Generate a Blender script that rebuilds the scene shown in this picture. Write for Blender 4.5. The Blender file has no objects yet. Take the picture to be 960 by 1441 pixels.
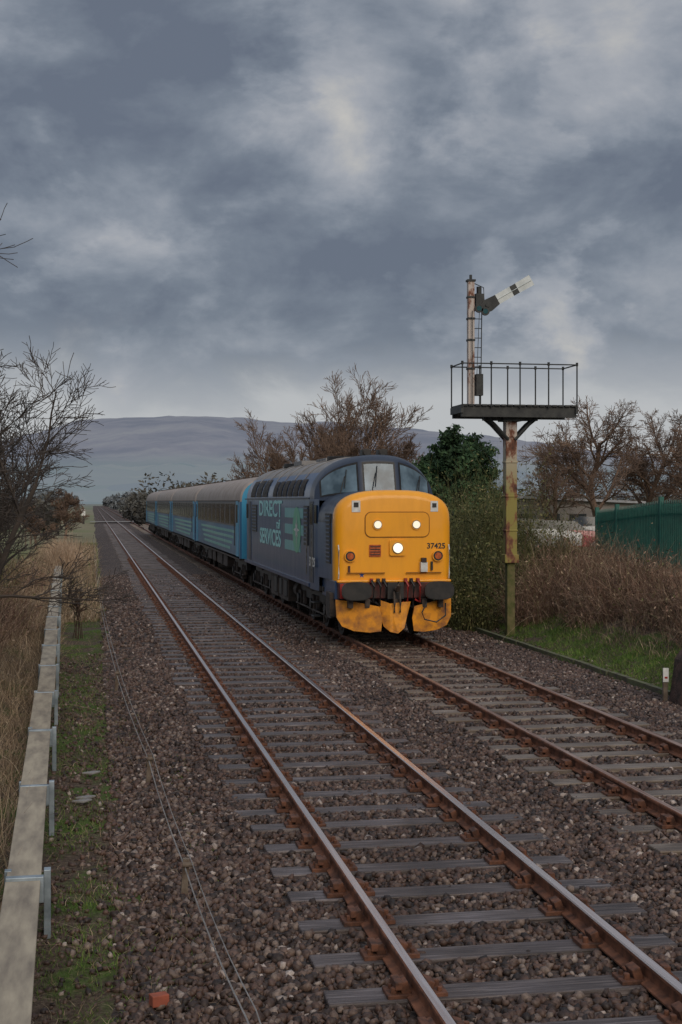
import bpy, math, random
import numpy as np
from mathutils import Vector, Euler, Quaternion, noise as mnoise

F = 2001.0
TH = math.atan(350.0 / F)
C, S = math.cos(TH), math.sin(TH)
CZ = 3.09
scene = bpy.context.scene
rnd = random.Random(7)
nr = np.random.RandomState(11)

def W(px, py, D):
    xc = (px - 480) * D / F
    return (xc * C + D * S, D * C - xc * S, CZ - (py - 705) * D / F)

# ------------------------------------------------------------ materials
def new_mat(name):
    m = bpy.data.materials.new(name); m.use_nodes = True
    nt = m.node_tree
    return m, nt, nt.nodes['Principled BSDF']

def ramp(nt, fac, stops):
    r = nt.nodes.new('ShaderNodeValToRGB')
    e = r.color_ramp.elements
    while len(e) < len(stops): e.new(0.5)
    for i, (p, c) in enumerate(stops):
        e[i].position = p; e[i].color = (c[0], c[1], c[2], 1)
    nt.links.new(fac, r.inputs[0])
    return r

def mixc(nt, f, a, b, mode='MIX'):
    m = nt.nodes.new('ShaderNodeMix'); m.data_type = 'RGBA'; m.blend_type = mode
    for s, v in ((m.inputs[0], f), (m.inputs[6], a), (m.inputs[7], b)):
        if hasattr(v, 'is_linked'): nt.links.new(v, s)
        elif isinstance(v, (int, float)): s.default_value = v
        else: s.default_value = (v[0], v[1], v[2], 1)
    return m.outputs[2]

def pos(nt, scale=(1, 1, 1), obj=False):
    mp = nt.nodes.new('ShaderNodeMapping'); mp.inputs[3].default_value = scale
    if obj:
        g = nt.nodes.new('ShaderNodeTexCoord'); nt.links.new(g.outputs['Object'], mp.inputs[0])
    else:
        g = nt.nodes.new('ShaderNodeNewGeometry'); nt.links.new(g.outputs['Position'], mp.inputs[0])
    return mp.outputs[0]

def noise(nt, vec, scale, detail=4, rough=0.55, dist=0.0, out=0):
    n = nt.nodes.new('ShaderNodeTexNoise')
    n.inputs['Scale'].default_value = scale; n.inputs['Detail'].default_value = detail
    n.inputs['Roughness'].default_value = rough; n.inputs['Distortion'].default_value = dist
    nt.links.new(vec, n.inputs['Vector'])
    return n.outputs[out]

def bump(nt, bsdf, h, strength, dist=0.02):
    b = nt.nodes.new('ShaderNodeBump'); b.inputs['Strength'].default_value = strength
    b.inputs['Distance'].default_value = dist
    nt.links.new(h, b.inputs['Height']); nt.links.new(b.outputs[0], bsdf.inputs['Normal'])

def mat_noise(name, c1, c2, scale=3.0, rough=0.8, metal=0.0, bmp=0.0, bd=0.01, lo=0.35, hi=0.65, stretch=(1, 1, 1), coat=0.0, detail=6, spec=None):
    m, nt, b = new_mat(name)
    v = pos(nt, stretch)
    n = noise(nt, v, scale, detail)
    r = ramp(nt, n, [(lo, c1), (hi, c2)])
    nt.links.new(r.outputs[0], b.inputs['Base Color'])
    b.inputs['Roughness'].default_value = rough; b.inputs['Metallic'].default_value = metal
    b.inputs['Coat Weight'].default_value = coat
    if spec is not None: b.inputs['Specular IOR Level'].default_value = spec
    if bmp: bump(nt, b, noise(nt, v, scale * 4, 5), bmp, bd)
    return m

def mat_attr(name, stops, rough=0.8, spec=0.3, haze=None):
    m, nt, b = new_mat(name)
    a = nt.nodes.new('ShaderNodeAttribute'); a.attribute_name = 'rnd'
    col = ramp(nt, a.outputs['Fac'], stops).outputs[0]
    v = ramp(nt, noise(nt, pos(nt), .9, 3), [(.35, (.65, .65, .65)), (.65, (1.25, 1.25, 1.25))]).outputs[0]
    col = mixc(nt, 1.0, col, v, 'MULTIPLY')
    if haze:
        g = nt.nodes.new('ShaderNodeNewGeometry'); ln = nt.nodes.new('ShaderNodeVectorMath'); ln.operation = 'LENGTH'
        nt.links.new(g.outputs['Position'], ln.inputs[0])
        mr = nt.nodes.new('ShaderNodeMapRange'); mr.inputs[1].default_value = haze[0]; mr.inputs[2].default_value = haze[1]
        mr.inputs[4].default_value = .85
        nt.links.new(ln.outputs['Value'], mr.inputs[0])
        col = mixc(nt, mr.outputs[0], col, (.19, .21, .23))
    nt.links.new(col, b.inputs['Base Color'])
    b.inputs['Roughness'].default_value = rough
    b.inputs['Specular IOR Level'].default_value = spec
    return m

def mat_paint(name, c, dirt=(0.06, 0.04, 0.03), amt=0.35, rough=0.35, coat=0.3, zlow=None, metal=0.0):
    m, nt, b = new_mat(name)
    v = pos(nt, (1.2, 1.2, 0.35), obj=True)
    n = noise(nt, v, 3.0, 8, 0.65)
    r = ramp(nt, n, [(0.42, (0, 0, 0)), (0.75, (amt, amt, amt))])
    fac = r.outputs[0]
    if zlow is not None:
        tc = nt.nodes.new('ShaderNodeTexCoord'); sp = nt.nodes.new('ShaderNodeSeparateXYZ')
        nt.links.new(tc.outputs['Object'], sp.inputs[0])
        mr = nt.nodes.new('ShaderNodeMapRange')
        mr.inputs[1].default_value = zlow[0]; mr.inputs[2].default_value = zlow[1]
        mr.inputs[3].default_value = 0.55; mr.inputs[4].default_value = 0.0
        nt.links.new(sp.outputs[2], mr.inputs[0])
        mm = nt.nodes.new('ShaderNodeMath'); mm.operation = 'MULTIPLY'
        n2 = noise(nt, pos(nt, (1, 1, 1), obj=True), 5.0, 6)
        nt.links.new(mr.outputs[0], mm.inputs[0]); nt.links.new(n2, mm.inputs[1])
        ad = nt.nodes.new('ShaderNodeMath'); ad.operation = 'ADD'; ad.use_clamp = True
        nt.links.new(mm.outputs[0], ad.inputs[0]); nt.links.new(fac, ad.inputs[1]); fac = ad.outputs[0]
    nt.links.new(mixc(nt, fac, c, dirt), b.inputs['Base Color'])
    b.inputs['Roughness'].default_value = rough; b.inputs['Coat Weight'].default_value = coat
    b.inputs['Metallic'].default_value = metal
    rr = nt.nodes.new('ShaderNodeMapRange'); rr.inputs[3].default_value = rough * 0.8; rr.inputs[4].default_value = min(1, rough * 1.6)
    nt.links.new(n, rr.inputs[0]); nt.links.new(rr.outputs[0], b.inputs['Roughness'])
    return m

def mat_emit(name, c, s):
    m, nt, b = new_mat(name)
    b.inputs['Base Color'].default_value = (0.8, 0.8, 0.8, 1)
    b.inputs['Emission Color'].default_value = (*c, 1); b.inputs['Emission Strength'].default_value = s
    return m

# ------------------------------------------------------------ mesh builder
class MB:
    def __init__(s): s.v = []; s.f = []; s.m = []
    def face(s, pts, mat=0):
        b = len(s.v); s.v += [tuple(p) for p in pts]; s.f.append(tuple(range(b, b + len(pts)))); s.m.append(mat)
    def box(s, c, d, mat=0, rz=0.0, ry=0.0, rx=0.0):
        b = len(s.v); hx, hy, hz = d[0] / 2, d[1] / 2, d[2] / 2
        R = Euler((rx, ry, rz)).to_matrix() if (rz or ry or rx) else None
        for z in (-hz, hz):
            for x, y in ((-hx, -hy), (hx, -hy), (hx, hy), (-hx, hy)):
                p = Vector((x, y, z))
                if R: p = R @ p
                s.v.append((c[0] + p.x, c[1] + p.y, c[2] + p.z))
        for q in ((3, 2, 1, 0), (4, 5, 6, 7), (0, 1, 5, 4), (1, 2, 6, 5), (2, 3, 7, 6), (3, 0, 4, 7)):
            s.f.append(tuple(b + i for i in q)); s.m.append(mat)
    def path(s, pts, rad, n=6, mat=0, caps=True):
        pts = [Vector(p) for p in pts]
        rings = []
        for i, p in enumerate(pts):
            t = (pts[min(i + 1, len(pts) - 1)] - pts[max(i - 1, 0)])
            if t.length < 1e-9: t = Vector((0, 0, 1))
            t.normalize()
            u = t.cross(Vector((0, 0, 1)))
            if u.length < 0.05: u = t.cross(Vector((1, 0, 0)))
            u.normalize(); w = t.cross(u)
            r = rad[i] if hasattr(rad, '__len__') else rad
            b = len(s.v)
            for k in range(n):
                a = 2 * math.pi * k / n
                q = p + (u * math.cos(a) + w * math.sin(a)) * r
                s.v.append((q.x, q.y, q.z))
            rings.append(b)
        for i in range(len(rings) - 1):
            a, b = rings[i], rings[i + 1]
            for k in range(n):
                k2 = (k + 1) % n
                s.f.append((a + k, a + k2, b + k2, b + k)); s.m.append(mat)
        if caps and n > 3:
            s.f.append(tuple(rings[0] + k for k in reversed(range(n)))); s.m.append(mat)
            s.f.append(tuple(rings[-1] + k for k in range(n))); s.m.append(mat)
    def cyl(s, p0, p1, r, n=16, mat=0, r1=None):
        s.path([p0, p1], [r, r if r1 is None else r1], n, mat)
    def loft(s, secs, mf=None, closed=False, cap0=None, cap1=None):
        b0 = len(s.v); n = len(secs[0])
        for sec in secs: s.v += [tuple(p) for p in sec]
        for i in range(len(secs) - 1):
            for k in range(n if closed else n - 1):
                k2 = (k + 1) % n
                a = b0 + i * n
                s.f.append((a + k, a + k2, a + n + k2, a + n + k)); s.m.append(mf(i, k) if mf else 0)
        if cap0 is not None: s.f.append(tuple(b0 + k for k in reversed(range(n)))); s.m.append(cap0)
        if cap1 is not None:
            a = b0 + (len(secs) - 1) * n; s.f.append(tuple(a + k for k in range(n))); s.m.append(cap1)
    def prism(s, pts, off, mat=0):
        n = len(pts); b = len(s.v)
        s.v += [tuple(p) for p in pts] + [tuple(p[i] + off[i] for i in range(3)) for p in pts]
        s.f.append(tuple(b + i for i in range(n))); s.m.append(mat)
        s.f.append(tuple(b + n + i for i in reversed(range(n)))); s.m.append(mat)
        for i in range(n):
            j = (i + 1) % n
            s.f.append((b + i, b + n + i, b + n + j, b + j)); s.m.append(mat)
    def build(s, name, mats, parent=None, loc=(0, 0, 0), smooth=None, bevel=0, recalc=True):
        me = bpy.data.meshes.new(name); me.from_pydata(s.v, [], s.f)
        for m in mats: me.materials.append(m)
        me.polygons.foreach_set('material_index', np.array(s.m, dtype=np.int32))
        me.update()
        if recalc:
            import bmesh
            bm = bmesh.new(); bm.from_mesh(me); bmesh.ops.recalc_face_normals(bm, faces=bm.faces); bm.to_mesh(me); bm.free()
        o = bpy.data.objects.new(name, me); scene.collection.objects.link(o)
        o.location = loc
        if parent: o.parent = parent
        if smooth is not None:
            me.polygons.foreach_set('use_smooth', np.ones(len(me.polygons), dtype=bool))
            try: me.set_sharp_from_angle(angle=math.radians(smooth))
            except Exception: pass
        if bevel:
            md = o.modifiers.new('b', 'BEVEL'); md.width = bevel; md.segments = 2; md.limit_method = 'ANGLE'
        return o

def fast_mesh(name, verts, faces, mat, attr=None, smooth=False):
    me = bpy.data.meshes.new(name)
    nv, nf, k = len(verts), len(faces), faces.shape[1]
    me.vertices.add(nv); me.vertices.foreach_set('co', verts.astype(np.float32).ravel())
    me.loops.add(nf * k); me.loops.foreach_set('vertex_index', faces.astype(np.int32).ravel())
    me.polygons.add(nf); me.polygons.foreach_set('loop_start', np.arange(0, nf * k, k, dtype=np.int32))
    if attr is not None:
        a = me.attributes.new('rnd', 'FLOAT', 'POINT'); a.data.foreach_set('value', attr.astype(np.float32))
    me.update(calc_edges=True)
    if smooth: me.polygons.foreach_set('use_smooth', np.ones(nf, dtype=bool))
    me.materials.append(mat)
    o = bpy.data.objects.new(name, me); scene.collection.objects.link(o)
    return o

def ribbons(base, d, L, width, droop, K=5, rv=None):
    Nn = len(base)
    d = d / np.linalg.norm(d, axis=1, keepdims=True)
    ang = nr.rand(Nn) * 6.283
    h = np.stack([np.cos(ang), np.sin(ang), np.zeros(Nn)], 1)
    sang = nr.rand(Nn) * 6.283
    side = np.stack([np.cos(sang), np.sin(sang), nr.randn(Nn) * 0.2], 1)
    t = np.linspace(0, 1, K)
    P = base[:, None] + d[:, None] * (L[:, None] * t)[..., None] + h[:, None] * (droop[:, None] * L[:, None] * t ** 2)[..., None] * 0.8
    P[..., 2] -= (droop[:, None] * L[:, None] * t ** 2.2) * 0.6
    w = width[:, None] * (1 - 0.85 * t)
    A = P - side[:, None] * w[..., None] / 2; B = P + side[:, None] * w[..., None] / 2
    V = np.stack([A, B], 2).reshape(-1, 3)
    idx = (np.arange(Nn) * K * 2)[:, None] + (np.arange(K - 1) * 2)[None]
    Fc = np.stack([idx, idx + 1, idx + 3, idx + 2], -1).reshape(-1, 4)
    if rv is None: rv = nr.rand(Nn)
    return V, Fc, np.repeat(rv, K * 2)

def leaves(cent, size, rv=None):
    Nn = len(cent)
    a = nr.randn(Nn, 3); a /= np.linalg.norm(a, axis=1, keepdims=True)
    b = nr.randn(Nn, 3); b = np.cross(a, b); b /= np.linalg.norm(b, axis=1, keepdims=True)
    s = (size * (0.6 + 0.8 * nr.rand(Nn)))[:, None]
    V = np.stack([cent - a * s, cent + b * s * 0.45, cent + a * s, cent - b * s * 0.45], 1).reshape(-1, 3)
    Fc = np.arange(Nn * 4).reshape(-1, 4)
    if rv is None: rv = nr.rand(Nn)
    return V, Fc, np.repeat(rv, 4)

def merge(parts):
    vs, fs, at = [], [], []; o = 0
    for v, f, a in parts:
        vs.append(v); fs.append(f + o); at.append(a); o += len(v)
    return np.concatenate(vs), np.concatenate(fs), np.concatenate(at)

def empty(name, loc):
    e = bpy.data.objects.new(name, None); scene.collection.objects.link(e); e.location = loc; return e

def sstep(t):
    t = max(0.0, min(1.0, t)); return t * t * (3 - 2 * t)

# ------------------------------------------------------------ ground
def gh(x, y):
    z = -0.10
    if x > 9.1:
        amp = 1.05 * (1 - 0.7 * sstep((y - 50) / 60)) * sstep((y - 6) / 12 + 0.3)
        z += amp * sstep((x - 9.4) / 3.2) + 0.25 * sstep((x - 12) / 10)
    if x < -0.9:
        z += 0.28 * sstep((-0.9 - x) / 1.5) * (1 - sstep((y - 60) / 60))
    if abs(x) < 80 and y < 300:
        z += 0.07 * mnoise.noise(Vector((x * 0.8, y * 0.5, 0))) * (1 if (x < 0.2 or x > 9.2) else 0.1)
    return z

def ground():
    xs = [-7000, -3000, -1200, -500, -200, -90, -50, -30, -20, -14, -10, -7] + list(np.arange(-5, 16, 0.3)) + [17, 19, 22, 26, 32, 40, 60, 100, 200, 500, 1200, 3000, 7000]
    ys = [-400, -60, -20, -5] + list(np.arange(0, 60, 0.5)) + list(np.arange(62, 120, 3)) + [130, 150, 180, 220, 300, 450, 700, 1100, 1800, 3000, 5000, 9000]
    v = [(x, y, gh(x, y)) for y in ys for x in xs]
    n = len(xs)
    f = [(j * n + i, j * n + i + 1, (j + 1) * n + i + 1, (j + 1) * n + i) for j in range(len(ys) - 1) for i in range(n - 1)]
    m, nt, b = new_mat('ground_soil_grass')
    p = pos(nt)
    n1 = noise(nt, p, 1.1, 6, 0.65); n2 = noise(nt, p, 22, 5, 0.7); n3 = noise(nt, pos(nt, (1, .35, 1)), 0.02, 5)
    soil = ramp(nt, n2, [(0.3, (0.03, 0.021, 0.015)), (0.5, (0.085, 0.06, 0.043)), (0.75, (0.18, 0.14, 0.10))]).outputs[0]
    grass = ramp(nt, n2, [(0.3, (0.035, 0.055, 0.012)), (0.7, (0.09, 0.14, 0.03))]).outputs[0]
    field = ramp(nt, n3, [(0.4, (0.14, 0.17, 0.07)), (0.5, (0.22, 0.19, 0.12)), (0.62, (0.12, 0.15, 0.07))]).outputs[0]
    fac = ramp(nt, n1, [(0.48, (0, 0, 0)), (0.58, (1, 1, 1))]).outputs[0]
    near = mixc(nt, fac, soil, grass)
    g = nt.nodes.new('ShaderNodeNewGeometry'); sp = nt.nodes.new('ShaderNodeSeparateXYZ'); nt.links.new(g.outputs['Position'], sp.inputs[0])
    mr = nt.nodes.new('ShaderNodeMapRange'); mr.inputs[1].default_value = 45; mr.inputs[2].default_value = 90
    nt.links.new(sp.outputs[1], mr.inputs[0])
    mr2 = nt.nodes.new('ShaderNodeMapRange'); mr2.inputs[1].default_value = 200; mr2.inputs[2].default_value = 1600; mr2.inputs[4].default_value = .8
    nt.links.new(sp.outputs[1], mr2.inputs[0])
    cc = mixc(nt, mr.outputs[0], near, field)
    nt.links.new(mixc(nt, mr2.outputs[0], cc, (.22, .25, .27)), b.inputs['Base Color'])  # far ground fades to blue-grey: distance haze mixed into the colour
    b.inputs['Roughness'].default_value = 0.95; b.inputs['Specular IOR Level'].default_value = 0.2
    bump(nt, b, n2, 0.6, 0.04)
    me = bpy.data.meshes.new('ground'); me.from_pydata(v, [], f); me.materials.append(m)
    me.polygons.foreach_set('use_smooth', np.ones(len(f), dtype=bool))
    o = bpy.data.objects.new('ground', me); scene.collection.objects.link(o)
ground()

bedx = [-0.1, 0.15, 0.45, 0.8, 1.3, 2.0, 2.72, 3.5, 4.1, 4.45, 4.8, 5.3, 6.17, 7.0, 7.6, 8.2, 8.8, 9.25]
bedz = [-0.20, -0.13, -0.08, -0.03, 0.0, 0.0, 0.0, 0.0, 0.0, -0.03, 0.0, 0.0, 0.0, 0.0, 0.0, -0.03, -0.085, -0.16]
mb = MB()
ys = list(np.arange(-4, 80, 0.5)) + list(np.arange(84, 300, 12)) + [350, 450, 600, 900]
mb.loft([[(x, y, z + (0.012 if x > .6 else .07) * mnoise.noise(Vector((x * 2, y * 1.3, 3)))) for x, z in zip(bedx, bedz)] for y in ys])
m, nt, b = new_mat('ballast_sheet')
p = pos(nt)
vo = nt.nodes.new('ShaderNodeTexVoronoi'); vo.inputs['Scale'].default_value = 19; nt.links.new(p, vo.inputs['Vector'])
sp = nt.nodes.new('ShaderNodeSeparateColor'); nt.links.new(vo.outputs['Color'], sp.inputs[0])
big = noise(nt, p, 0.7, 4)
col = ramp(nt, sp.outputs[0], [(0.0, (0.014, 0.009, 0.007)), (0.45, (0.052, 0.034, 0.026)), (0.8, (0.10, 0.070, 0.055)), (1, (0.19, 0.155, 0.13))]).outputs[0]
tint = ramp(nt, big, [(0.35, (0.65, 0.6, 0.58)), (0.65, (1.1, 1.0, 0.95))]).outputs[0]
nt.links.new(mixc(nt, 1.0, col, tint, 'MULTIPLY'), b.inputs['Base Color'])
b.inputs['Roughness'].default_value = 0.8
bump(nt, b, vo.outputs['Distance'], 0.9, -0.05)
mb.build('ballast_bed', [m], smooth=60, recalc=False)

# ------------------------------------------------------------ tracks
steel, nt, b = new_mat('rail_polished_head')
r_ = ramp(nt, noise(nt, pos(nt, (30, 0.6, 1)), 2.0, 5), [(0.3, (0.74, 0.58, 0.52)), (0.7, (0.96, 0.85, 0.80))])
nt.links.new(r_.outputs[0], b.inputs['Base Color']); b.inputs['Metallic'].default_value = 1.0; b.inputs['Roughness'].default_value = 0.25
steel2 = mat_noise('rail_dull_head', (0.24, 0.11, 0.07), (0.50, 0.35, 0.28), 2.5, 0.42, 0.7, stretch=(20, 0.6, 1))
rust = mat_noise('rail_rust', (0.075, 0.028, 0.014), (0.25, 0.095, 0.045), 9, 0.8, 0.0, 0.4, 0.004)
rust2 = mat_noise('chair_rust', (0.045, 0.019, 0.011), (0.16, 0.062, 0.032), 14, 0.8, 0.0, 0.5, 0.006)
def wood_mat(name, a, bb, c):
    m, nt, b = new_mat(name)
    p = pos(nt, (1.2, 26, 26))
    n = noise(nt, p, 1.6, 6, 0.65); n2 = noise(nt, pos(nt), 1.3, 4)
    r1 = ramp(nt, n, [(0.3, a), (0.5, bb), (0.72, c)]).outputs[0]
    r2 = ramp(nt, n2, [(0.3, (0.42, 0.33, 0.28)), (0.5, (.82, .75, .72)), (0.7, (1.25, 1.22, 1.27))]).outputs[0]
    nt.links.new(mixc(nt, 1.0, r1, r2, 'MULTIPLY'), b.inputs['Base Color'])
    b.inputs['Roughness'].default_value = 0.5
    bump(nt, b, n, 0.8, 0.012)
    return m
wood = wood_mat('sleeper_timber', (0.022, 0.017, 0.016), (0.088, 0.072, 0.069), (0.25, 0.225, 0.22))
wood2 = wood_mat('sleeper_far', (0.07, 0.055, 0.042), (0.17, 0.14, 0.11), (0.32, 0.28, 0.22))

sleeper_boxes = []
def track(cx, y0, sp, name, head, wmat):
    root = empty(name, (cx, 0, 0))
    prof = [(-.07, 0), (-.07, .012), (-.014, .03), (-.011, .095), (-.035, .108), (-.035, .128), (-.027, .137), (.027, .137), (.035, .128), (.035, .108), (.011, .095), (.014, .03), (.07, .012), (.07, 0)]
    for side in (-1, 1):
        mb = MB()
        yy = list(np.arange(-3, 60, 3.0)) + [80, 120, 200, 320, 500, 900]
        xo = side * 0.7525
        mb.loft([[(xo + x, y + 0, 0.043 + z) for x, z in prof] for y in yy], lambda i, k: 1 if k in (6, 5 if side > 0 else 7) else 0, closed=True)
        for jy in ((16.15,) if cx < 4 else (14.2,)) + (34.4, 52.7):
            jj = jy + (0.15 if side > 0 else 0)
            for s2 in (-1, 1):
                mb.box((xo + s2 * 0.032, jj, 0.098), (0.035, 0.62, 0.07), 2)
                for q in (-.22, -.08, .08, .22): mb.cyl((xo + s2 * 0.045, jj + q, 0.098), (xo + s2 * 0.085, jj + q, 0.098), 0.02, 6, 2)
        mb.build('rail_left' if side < 0 else 'rail_right', [rust, head, rust2], root, smooth=30)
    mb = MB(); ch = MB()
    k = -14
    while True:
        y = y0 + k * sp; k += 1
        if y > 190: break
        if y < -2: continue
        L = 2.58 + rnd.uniform(-.06, .10); wd = 0.265 + rnd.uniform(-.02, .01)
        dx = rnd.uniform(-.07, .07); rz = rnd.uniform(-.018, .018); dy = rnd.uniform(-.04, .04)
        top = 0.043 + rnd.uniform(-.014, .006)
        mb.box((dx, y + dy, top - 0.07), (L, wd, 0.14), 0, rz=rz)
        sleeper_boxes.append((cx + dx, y + dy, L / 2, wd / 2))
        if y < 75:
            for sx in (-.7525, .7525):
                yc = y + dy
                ch.box((sx, yc, 0.05), (0.38, 0.19, 0.035), 0)
                for s2 in (-1, 1):
                    ch.box((sx + s2 * 0.075, yc, 0.095), (0.06, 0.13, 0.08), 0, ry=s2 * 0.35)
                    ch.cyl((sx + s2 * 0.145, yc + s2 * .05, 0.05), (sx + s2 * 0.145, yc + s2 * .05, 0.105), 0.022, 6, 0)
                    ch.cyl((sx + s2 * 0.145, yc - s2 * .05, 0.05), (sx + s2 * 0.145, yc - s2 * .05, 0.095), 0.018, 6, 0)
                ch.box((sx + (0.115 if sx > 0 else -0.115), yc, 0.115), (0.05, 0.16, 0.05), 0)
    mb.build('sleepers', [wmat], root, bevel=0.012)
    ch.build('chairs', [rust2], root, bevel=0.006)
TX1, TX2 = 2.72, 6.17
track(TX1, 8.63, 0.76, 'railway_track', steel, wood)
track(TX2, 8.9, 0.74, 'railway_track', steel2, wood2)

# stones --------------------------------------------------------
def ico():
    import bmesh
    bm = bmesh.new(); bmesh.ops.create_icosphere(bm, subdivisions=1, radius=1)
    v = np.array([x.co[:] for x in bm.verts]); f = np.array([[q.index for q in fc.verts] for fc in bm.faces]); bm.free()
    return v, f
iv, if_ = ico()
temps = []
for i in range(12):
    t = iv.copy()
    t *= 1 + 0.28 * nr.randn(len(t), 1).clip(-1.3, 1.3)
    t *= np.array([1.0, 0.75 + 0.3 * nr.rand(), 0.5 + 0.3 * nr.rand()])
    temps.append(t)
temps = np.array(temps)
SB = np.array(sleeper_boxes)
def stones(n, y0, y1, x0, x1, r0, r1, skip=True, edge=False):
    x = x0 + (x1 - x0) * nr.rand(n); y = y0 + (y1 - y0) * nr.rand(n)
    keep = np.ones(n, bool)
    if skip:
        for (cx, sp) in ((TX1, 0.76), (TX2, 0.74)):
            sub = SB[np.abs(SB[:, 0] - cx) < 0.2]
            sub = sub[np.argsort(sub[:, 1])]
            ii = np.searchsorted(sub[:, 1], y).clip(1, len(sub) - 1)
            dy = np.minimum(np.abs(y - sub[ii, 1]), np.abs(y - sub[ii - 1, 1]))
            on = (dy < 0.125) & (np.abs(x - cx) < 1.27)
            keep &= ~(on & (nr.rand(n) > 0.02))
            keep &= ~((np.abs(np.abs(x - cx) - 0.7525) < 0.06))
            keep &= ~((np.abs(np.abs(x - cx) - 0.7525) < 0.17) & (dy < 0.14))
    x, y = x[keep], y[keep]; n = len(x)
    g_ = np.array([gh(a, b_) for a, b_ in zip(x, y)])
    z = np.maximum(np.interp(x, bedx, bedz), g_)
    r = r0 + (r1 - r0) * nr.rand(n) ** 1.6
    z = z + r * 0.15 + 0.012 * nr.rand(n)
    q = nr.randn(n, 4); q /= np.linalg.norm(q, axis=1, keepdims=True)
    w_, a, b_, c = q.T
    R = np.stack([1 - 2 * (b_ * b_ + c * c), 2 * (a * b_ - c * w_), 2 * (a * c + b_ * w_), 2 * (a * b_ + c * w_), 1 - 2 * (a * a + c * c), 2 * (b_ * c - a * w_), 2 * (a * c - b_ * w_), 2 * (b_ * c + a * w_), 1 - 2 * (a * a + b_ * b_)], 1).reshape(n, 3, 3)
    T = temps[nr.randint(0, len(temps), n)]
    V = np.einsum('nij,nkj->nki', R, T) * r[:, None, None] + np.stack([x, y, z], 1)[:, None]
    Fc = (if_[None] + (np.arange(n) * 12)[:, None, None]).reshape(-1, 3)
    return V.reshape(-1, 3), Fc, np.repeat(nr.rand(n), 12)
m, nt, b = new_mat('ballast_stone')
a = nt.nodes.new('ShaderNodeAttribute'); a.attribute_name = 'rnd'
c0 = ramp(nt, a.outputs['Fac'], [(0.0, (0.020, 0.013, 0.010)), (0.3, (0.058, 0.037, 0.028)), (0.6, (0.108, 0.067, 0.051)), (0.85, (0.145, 0.11, 0.09)), (0.97, (0.23, 0.195, 0.17)), (1, (0.46, 0.43, 0.40))]).outputs[0]
pp_ = pos(nt)
c1 = ramp(nt, noise(nt, pp_, 60, 4), [(0.3, (0.6, 0.58, 0.56)), (0.7, (1.25, 1.2, 1.2))]).outputs[0]
c2 = mixc(nt, 1.0, c0, c1, 'MULTIPLY')
c3 = ramp(nt, noise(nt, pp_, 0.6, 4), [(0.35, (0.70, 0.61, 0.56)), (0.65, (1.15, 1.08, 1.03))]).outputs[0]
nt.links.new(mixc(nt, 1.0, c2, c3, 'MULTIPLY'), b.inputs['Base Color'])
b.inputs['Roughness'].default_value = 0.6
V, Fc, A = merge([stones(54000, 5.0, 15, 0.15, 9.0, 0.016, 0.046), stones(44000, 15, 30, 0.2, 9.2, 0.022, 0.046), stones(26000, 30, 60, 0.2, 9.2, 0.03, 0.05),
                  stones(2600, 5, 30, -.6, .25, .012, .035), stones(1500, 12, 34, 9.1, 9.7, .015, .04)])
fast_mesh('ballast_stones', V, Fc, m, A)

# ------------------------------------------------------------ locomotive
LX, LY, LZ = 6.17, 28.9, 0.18
loco = empty('diesel_locomotive', (LX, LY, LZ))
yellow = mat_paint('loco_yellow', (0.90, 0.37, 0.004), (0.30, 0.11, 0.02), 0.22, 0.38, 0.25, zlow=(0.7, 1.5))
yrust = mat_noise('plough_yellow_rust', (0.75, 0.29, 0.01), (0.22, 0.08, 0.025), 4.5, 0.6, lo=0.42, hi=0.72)
navy = mat_paint('loco_navy', (0.024, 0.068, 0.165), (0.05, 0.06, 0.08), 0.2, 0.33, 0.2, zlow=(0.9, 1.7))
cabdark = mat_paint('loco_cab_dark', (0.020, 0.032, 0.06), (0.05, 0.05, 0.05), 0.2, 0.4, 0.15)
roofg = mat_paint('loco_roof_grey', (0.25, 0.24, 0.235), (0.07, 0.058, 0.048), 0.75, 0.65, 0.0)
black = mat_noise('black_grease', (0.008, 0.008, 0.009), (0.025, 0.022, 0.02), 8, 0.55)
under = mat_noise('underframe_dirt', (0.025, 0.02, 0.017), (0.085, 0.062, 0.048), 5, 0.8)
glass, nt, b = new_mat('cab_glass')
r_ = ramp(nt, noise(nt, pos(nt), 1.8, 3), [(0.35, (0.05, 0.08, 0.105)), (0.65, (0.17, 0.25, 0.31))])
nt.links.new(r_.outputs[0], b.inputs['Base Color']); b.inputs['Roughness'].default_value = 0.08; b.inputs['Coat Weight'].default_value = 0.0
dglass, nt, b = new_mat('dark_glass')
b.inputs['Base Color'].default_value = (0.02, 0.025, 0.03, 1); b.inputs['Roughness'].default_value = 0.08
red = mat_noise('hose_red', (0.35, 0.02, 0.015), (0.2, 0.02, 0.015), 6, 0.5)
redbeam = mat_noise('buffer_beam_red', (0.10, 0.016, 0.012), (0.022, 0.014, 0.012), 5, 0.6)
teal = mat_paint('loco_teal', (0.34, 0.74, 0.74), (0.15, 0.25, 0.25), 0.2, 0.4, 0.2)
teal2 = mat_paint('loco_stripe_teal', (0.14, 0.42, 0.43), (0.07, 0.1, 0.1), 0.2, 0.4, 0.2)
green = mat_paint('loco_green', (0.10, 0.45, 0.28), (0.06, 0.1, 0.1), 0.3, 0.4, 0.2)
white = mat_noise('white_paint', (0.75, 0.75, 0.73), (0.5, 0.5, 0.47), 6, 0.5)
orange = mat_noise('orange_lens', (0.30, 0.05, 0.01), (0.55, 0.12, 0.02), 20, 0.3)
silver = mat_noise('dull_metal', (0.3, 0.3, 0.3), (0.15, 0.14, 0.13), 10, 0.4, 0.7)
lampw = mat_emit('headlight_lit', (1.0, 0.78, 0.45), 1.35)
lampw2 = mat_emit('marker_lit', (1.0, 0.80, 0.50), .6)

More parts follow.
